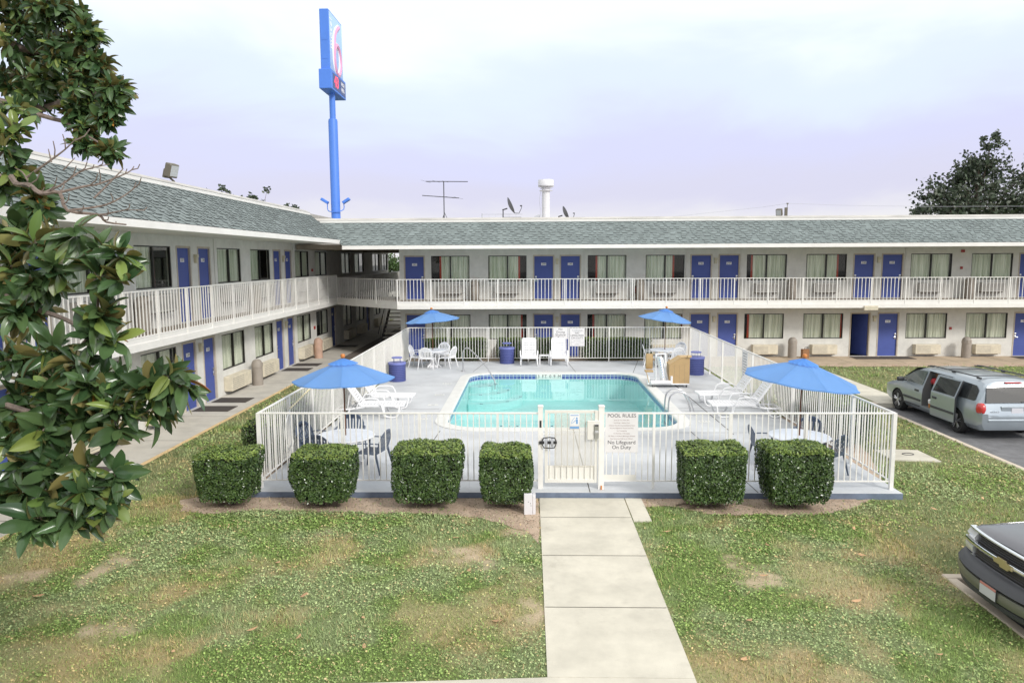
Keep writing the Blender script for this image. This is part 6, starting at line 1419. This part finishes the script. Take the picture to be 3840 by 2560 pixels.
w = MB(); w.cbox(-.012, .012, -1.58, -.50, .52, .585, .006, 0, Matrix.Translation((-1.13, 0, 0))); w.build('side_moulding', M['cartrim'], sd)
w = MB(); w.cbox(-.02, .012, -.76, -.56, .80, .86, .006, 0, Matrix.Translation((-1.125, 0, 0))); w.build('handle', M['cartrim'], sd)
w = MB(); w.cbox(.05, .55, -.30, -.15, .45, 1.15, .05); w.cbox(-.65, -.15, .62, .76, .45, 1.2, .05); w.cbox(-.65, .6, -1.05, -.65, .45, .75, .05); w.cbox(-.65, .6, -1.12, -1.0, .7, 1.3, .05); w.build('seat', M['seatcloth'], van)
for (x, y, s_) in ((-.86,-1.45,-1),(.86,-1.45,1),(-.86,1.56,-1),(.86,1.56,1)): wheel(van, x, y, .335, .22, s_)
for o_ in [q for q in bpy.data.objects if q.type == 'MESH' and (q.parent == van or (q.parent and q.parent.parent == van))]:
    for v_ in o_.data.vertices:
        if v_.co.z > 1.0: v_.co.z = 1.0+(v_.co.z-1.0)*.78     # low roofed body
cup = empty('drinks_cup', (11.80, 20.93, .30), 0, 'white lidded cup with brown drink on the van door sill', 'cup')
w = MB(); w.lathe([(.04,0),(.055,.13)], 16, 0); w.lathe([(.055,.13),(.062,.2)], 16, 1); w.lathe([(.066,.2),(.066,.225),(.05,.25),(.01,.26)], 16, 1); w.build('cup_body', [M['fallen'], M['number']], cup)

# person seated in the van doorway (skin modifier body, separate shirt)
def skinned(name, verts, edges, rad, m, parent, sub=2):
    me = bpy.data.meshes.new(name); me.from_pydata(verts, edges, []); o = bpy.data.objects.new(name, me); COL.objects.link(o)
    md = o.modifiers.new('s', 'SKIN'); md.use_smooth_shade = True
    for i, r_ in enumerate(rad):
        sv = me.skin_vertices[0].data[i]; sv.radius = (r_, r_) if not isinstance(r_, tuple) else r_; sv.use_root = (i == 0)
    sb = o.modifiers.new('u', 'SUBSURF'); sb.levels = sub; sb.render_levels = sub
    dg = bpy.context.evaluated_depsgraph_get(); dg.update(); m2 = bpy.data.meshes.new_from_object(o.evaluated_get(dg)); o.modifiers.clear(); o.data = m2; bpy.data.meshes.remove(me)
    m2.materials.clear(); m2.materials.append(m)
    for p in m2.polygons: p.material_index = 0; p.use_smooth = True
    o.parent = parent; return o
M['skin'] = mat('brown_skin', (.30,.16,.10), .55); M['redshirt'] = mat('red_shirt', (.55,.05,.06), .85, var=.12, vscale=12); M['jeans'] = mat('grey_jeans', (.12,.14,.17), .9); M['hair'] = mat('black_hair', (.015,.012,.012), .6)
pe = empty('person', (12.16, 21.12, .20), math.radians(-12), 'person in a red shirt leaning inside the open minivan door', 'person')
# local: facing +y, origin under the hips on the van floor
bodyv = [(0,0,.42),(0,.05,.62),(0,.14,.80),(0,.20,.90),(0,.23,.98),(0,.25,1.08),(.13,.17,.85),(.19,.32,.68),(.14,.50,.58),(.11,.56,.56),(-.13,.17,.85),(-.19,.32,.68),(-.14,.50,.58),(-.11,.56,.56),(.10,.02,.40),(.12,.36,.44),(.12,.40,.10),(.12,.50,.04),(-.10,.02,.40),(-.12,.36,.44),(-.12,.40,.10),(-.12,.50,.04)]
bodye = [(0,1),(1,2),(2,3),(3,4),(4,5),(2,6),(6,7),(7,8),(8,9),(2,10),(10,11),(11,12),(12,13),(0,14),(14,15),(15,16),(16,17),(0,18),(18,19),(19,20),(20,21)]
bodyr = [.13,.12,.12,.055,.06,.095,.055,.042,.03,.035,.055,.042,.03,.035,.085,.065,.045,.04,.085,.065,.045,.04]
pb2 = skinned('body', bodyv, bodye, bodyr, M['skin'], pe)
skinned('shirt', [(0,0,.46),(0,.05,.62),(0,.14,.81),(0,.19,.89),(.13,.17,.85),(.18,.29,.72),(-.13,.17,.85),(-.18,.29,.72)], [(0,1),(1,2),(2,3),(2,4),(4,5),(2,6),(6,7)], [.15,.14,.135,.07,.075,.062,.075,.062], M['redshirt'], pe)
skinned('trousers', [(0,0,.42),(.10,.02,.40),(.12,.36,.44),(.12,.40,.12),(-.10,.02,.40),(-.12,.36,.44),(-.12,.40,.12)], [(0,1),(1,2),(2,3),(0,4),(4,5),(5,6)], [.145,.10,.08,.06,.10,.08,.06], M['jeans'], pe)
w = MB(); w.lathe([(.0,-.06),(.07,-.055),(.108,.0),(.105,.06),(.07,.11),(.0,.125)], 16, 0, M=Matrix.Translation((0, .225, 1.105)) @ Matrix.Rotation(-.5, 4, 'X')); w.build('hair', M['hair'], pe)
w = MB(); w.lathe([(.0,0),(.012,.004),(.0,.012)], 8, 0, M=Matrix.Translation((.035, .335, 1.10))); w.lathe([(.0,0),(.012,.004),(.0,.012)], 8, 0, M=Matrix.Translation((-.035, .335, 1.10))); w.cbox(-.025, .025, .325, .335, 1.035, 1.043, .003); w.build('face_features', M['hair'], pe)
w = MB()
for s_ in (-1, 1):
    for k in range(4): w.tube([(s_*.11-.025+.016*k, .575, .565), (s_*.11-.026+.017*k, .62-.005*abs(k-1.5), .555), (s_*.11-.026+.017*k, .64-.005*abs(k-1.5), .535)], .008, 6)
    w.tube([(s_*.11-s_*.03, .56, .56), (s_*.11-s_*.055, .59, .55), (s_*.11-s_*.05, .615, .545)], .009, 6)
w.build('fingers', M['skin'], pe)

# dark SUV nose, facing the lawn
suv = empty('parked_suv', (8.62, 9.0, -.128), PI/2+.03, 'dark grey SUV nosing over the kerb at the lower right', 'SUV')
def sr(y, hb, hm, zb, zbelt, hg, zr, hr, zc=None):
    zc = zc or zr
    return (y, [(0, zb), (hb, zb), (hm*.985, zb+.10), (hm, .62), (hm, .85), (hm-.01, zbelt-.06), (hm-.035, zbelt-.01), (hg, zbelt+(zr-zbelt)*.3+.005), (hr+.02, zbelt+(zr-zbelt)*.85), (hr-.06, zbelt+(zr-zbelt)*.97), (hr*.6, zr+(zc-zr)*.7), (0, zc)])
mb = MB(); loft(mb, [sr(-2.5,.8,.93,.45,1.15,.88,1.7,.78), sr(-2.35,.85,.98,.40,1.15,.93,1.85,.80), sr(-.5,.88,1.0,.38,1.14,.94,1.88,.80,1.91), sr(.45,.88,1.0,.38,1.14,.93,1.82,.78,1.85), sr(.75,.88,1.0,.38,1.14,.92,1.70,.78,1.73), sr(1.30,.88,.995,.38,1.13,.90,1.22,.86,1.26),
 sr(1.42,.88,.995,.38,1.12,.93,1.16,.87,1.205), sr(2.0,.88,.985,.40,1.08,.92,1.13,.85,1.175), sr(2.22,.86,.965,.44,1.07,.92,1.115,.82,1.15), sr(2.33,.84,.93,.50,1.06,.87,1.095,.78,1.125), sr(2.40,.74,.80,.56,1.04,.74,1.07,.68,1.095)])
sb_ = mb.build('body', [M['suvpaint'], M['cartrim']], suv)
for (y, x0, x1) in ((-1.35,-1.2,-.68),(-1.35,.68,1.2),(1.62,-1.2,-.68),(1.62,.68,1.2)):
    c = MB(); c.lathe([(.44,0),(.44,x1-x0)], 32, 1, M=Matrix.Translation((x0, y, .39)) @ Matrix.Rotation(PI/2, 4, 'Y')); boolean(sb_, c.build('cut', [M['suvpaint'], M['cartrim']]))
finish(sb_, 30)
def strip(x0, x1, z0, z1, yf, k, depth, n=22, m=0, mb=None, round_=.0, lean=0):
    mb = mb or MB(); vs = []
    for i in range(n+1):
        x = x0+(x1-x0)*i/n; y = yf-k*abs(x)**2.6
        vs += [(x, y-depth, z0), (x, y-round_, z0), (x, y, z0+(z1-z0)*.3), (x, y-lean, z0+(z1-z0)*.7), (x, y-lean-round_, z1), (x, y-lean-depth, z1)]
    fs = []
    for i in range(n):
        for j in range(6): fs.append((i*6+j, i*6+(j+1) % 6, (i+1)*6+(j+1) % 6, (i+1)*6+j))
    fs += [(5,4,3,2,1,0), tuple(n*6+j for j in range(6))]
    mb.add(vs, fs, m, True); return mb
KF = .11
b = strip(-1.0, 1.0, .60, .74, 2.70, .23, .28, round_=.05, lean=.05); o = b.build('bumper_pad', M['cartrim'], suv); finish(o, 50)
b = strip(-1.0, 1.0, .47, .60, 2.70, .23, .25, round_=.012); o = b.build('bumper_band', M['bumperband'] if 'bumperband' in M else M.setdefault('bumperband', mat('olive_grey_bumper', (.20,.20,.17), .35, metal=.3)), suv)
b = strip(-.97, .97, .34, .47, 2.66, .23, .22, round_=.05); o = b.build('valance', M['cartrim'], suv)
b = strip(-.66, .66, .745, 1.07, 2.485, KF, .04, lean=.05); o = b.build('grille', M['slot'], suv)
g2 = MB()
for z in (.77, .80, .83, .86, .96, .99, 1.02, 1.05): strip(-.65, .65, z, z+.008, 2.50-(z-.75)*.2, KF, .03, mb=g2)
g2.build('grille_slat', M['cartrim'], o)
g2 = MB(); strip(-.92, .92, .885, .945, 2.53, KF, .06, mb=g2, round_=.012); strip(-.90, .90, 1.072, 1.092, 2.475, KF, .05, mb=g2, round_=.004); strip(-.72, .72, .742, .757, 2.525, KF, .04, mb=g2); g2.build('chrome_bar', M['chrome'], o)
g2 = MB(); bt = [(-.16,-.028),(-.06,-.028),(-.045,-.055),(.10,-.055),(.115,-.028),(.17,-.028),(.145,.028),(.06,.028),(.045,.055),(-.10,.055),(-.115,.028),(-.185,.028)]
g2.prism(bt, 0, .02, 0, Matrix.Translation((0, 2.53, .915)) @ Matrix(((-1,0,0,0),(0,0,1,0),(0,1,0,0),(0,0,0,1)))); g2.build('emblem', M['gold'], o)
for s_ in (-1, 1):
    a, b_ = (.70, .955) if s_ > 0 else (-.955, -.70)
    g2 = strip(a, b_, .945, 1.07, 2.505, KF+.02, .08, round_=.012, lean=.04, n=10); g2.build('headlight', M['clearlamp'], suv)
    g2 = strip(a, b_, .76, .88, 2.52, KF+.02, .08, round_=.012, n=10); g2.build('turn_lamp', M['clearlamp'], suv)
    g2 = MB(); g2.add([(s_*.86,1.25,1.26),(s_*.86,1.3,1.24)], []); 
g2 = MB(); Mp = Matrix.Translation((0, 2.712, .555)) @ Matrix.Rotation(0, 4, 'Z'); g2.cbox(-.16, .16, -.006, .004, -.085, .085, .004, 0, Mp); g2.cbox(-.152, .152, .004, .006, .045, .078, .0015, 1, Mp); g2.cbox(-.152, .152, .004, .0055, -.078, .043, .001, 2, Mp); g2.build('number_plate', [M['cartrim'], M['plate2'], M['plate']], suv)
g2 = MB(); g2.add([(-.80,1.32,1.235),(.80,1.32,1.235),(.72,.80,1.70),(-.72,.80,1.70)], [(0,1,2,3)]); g2.build('windscreen', M['darkglass'], suv)
for s_ in (-1, 1):
    g2 = MB(); panel_on(g2, [(1.05,1.2),(.72,1.62),(-2.2,1.68),(-2.3,1.2)], s_, fx=lambda z: .985-(z-1.15)*.22); g2.build('side_window', M['darkglass'], suv)
for (x, y, s_) in ((-.88,-1.35,-1),(.88,-1.35,1),(-.88,1.62,-1),(.88,1.62,1)): wheel(suv, x, y, .39, .26, s_)
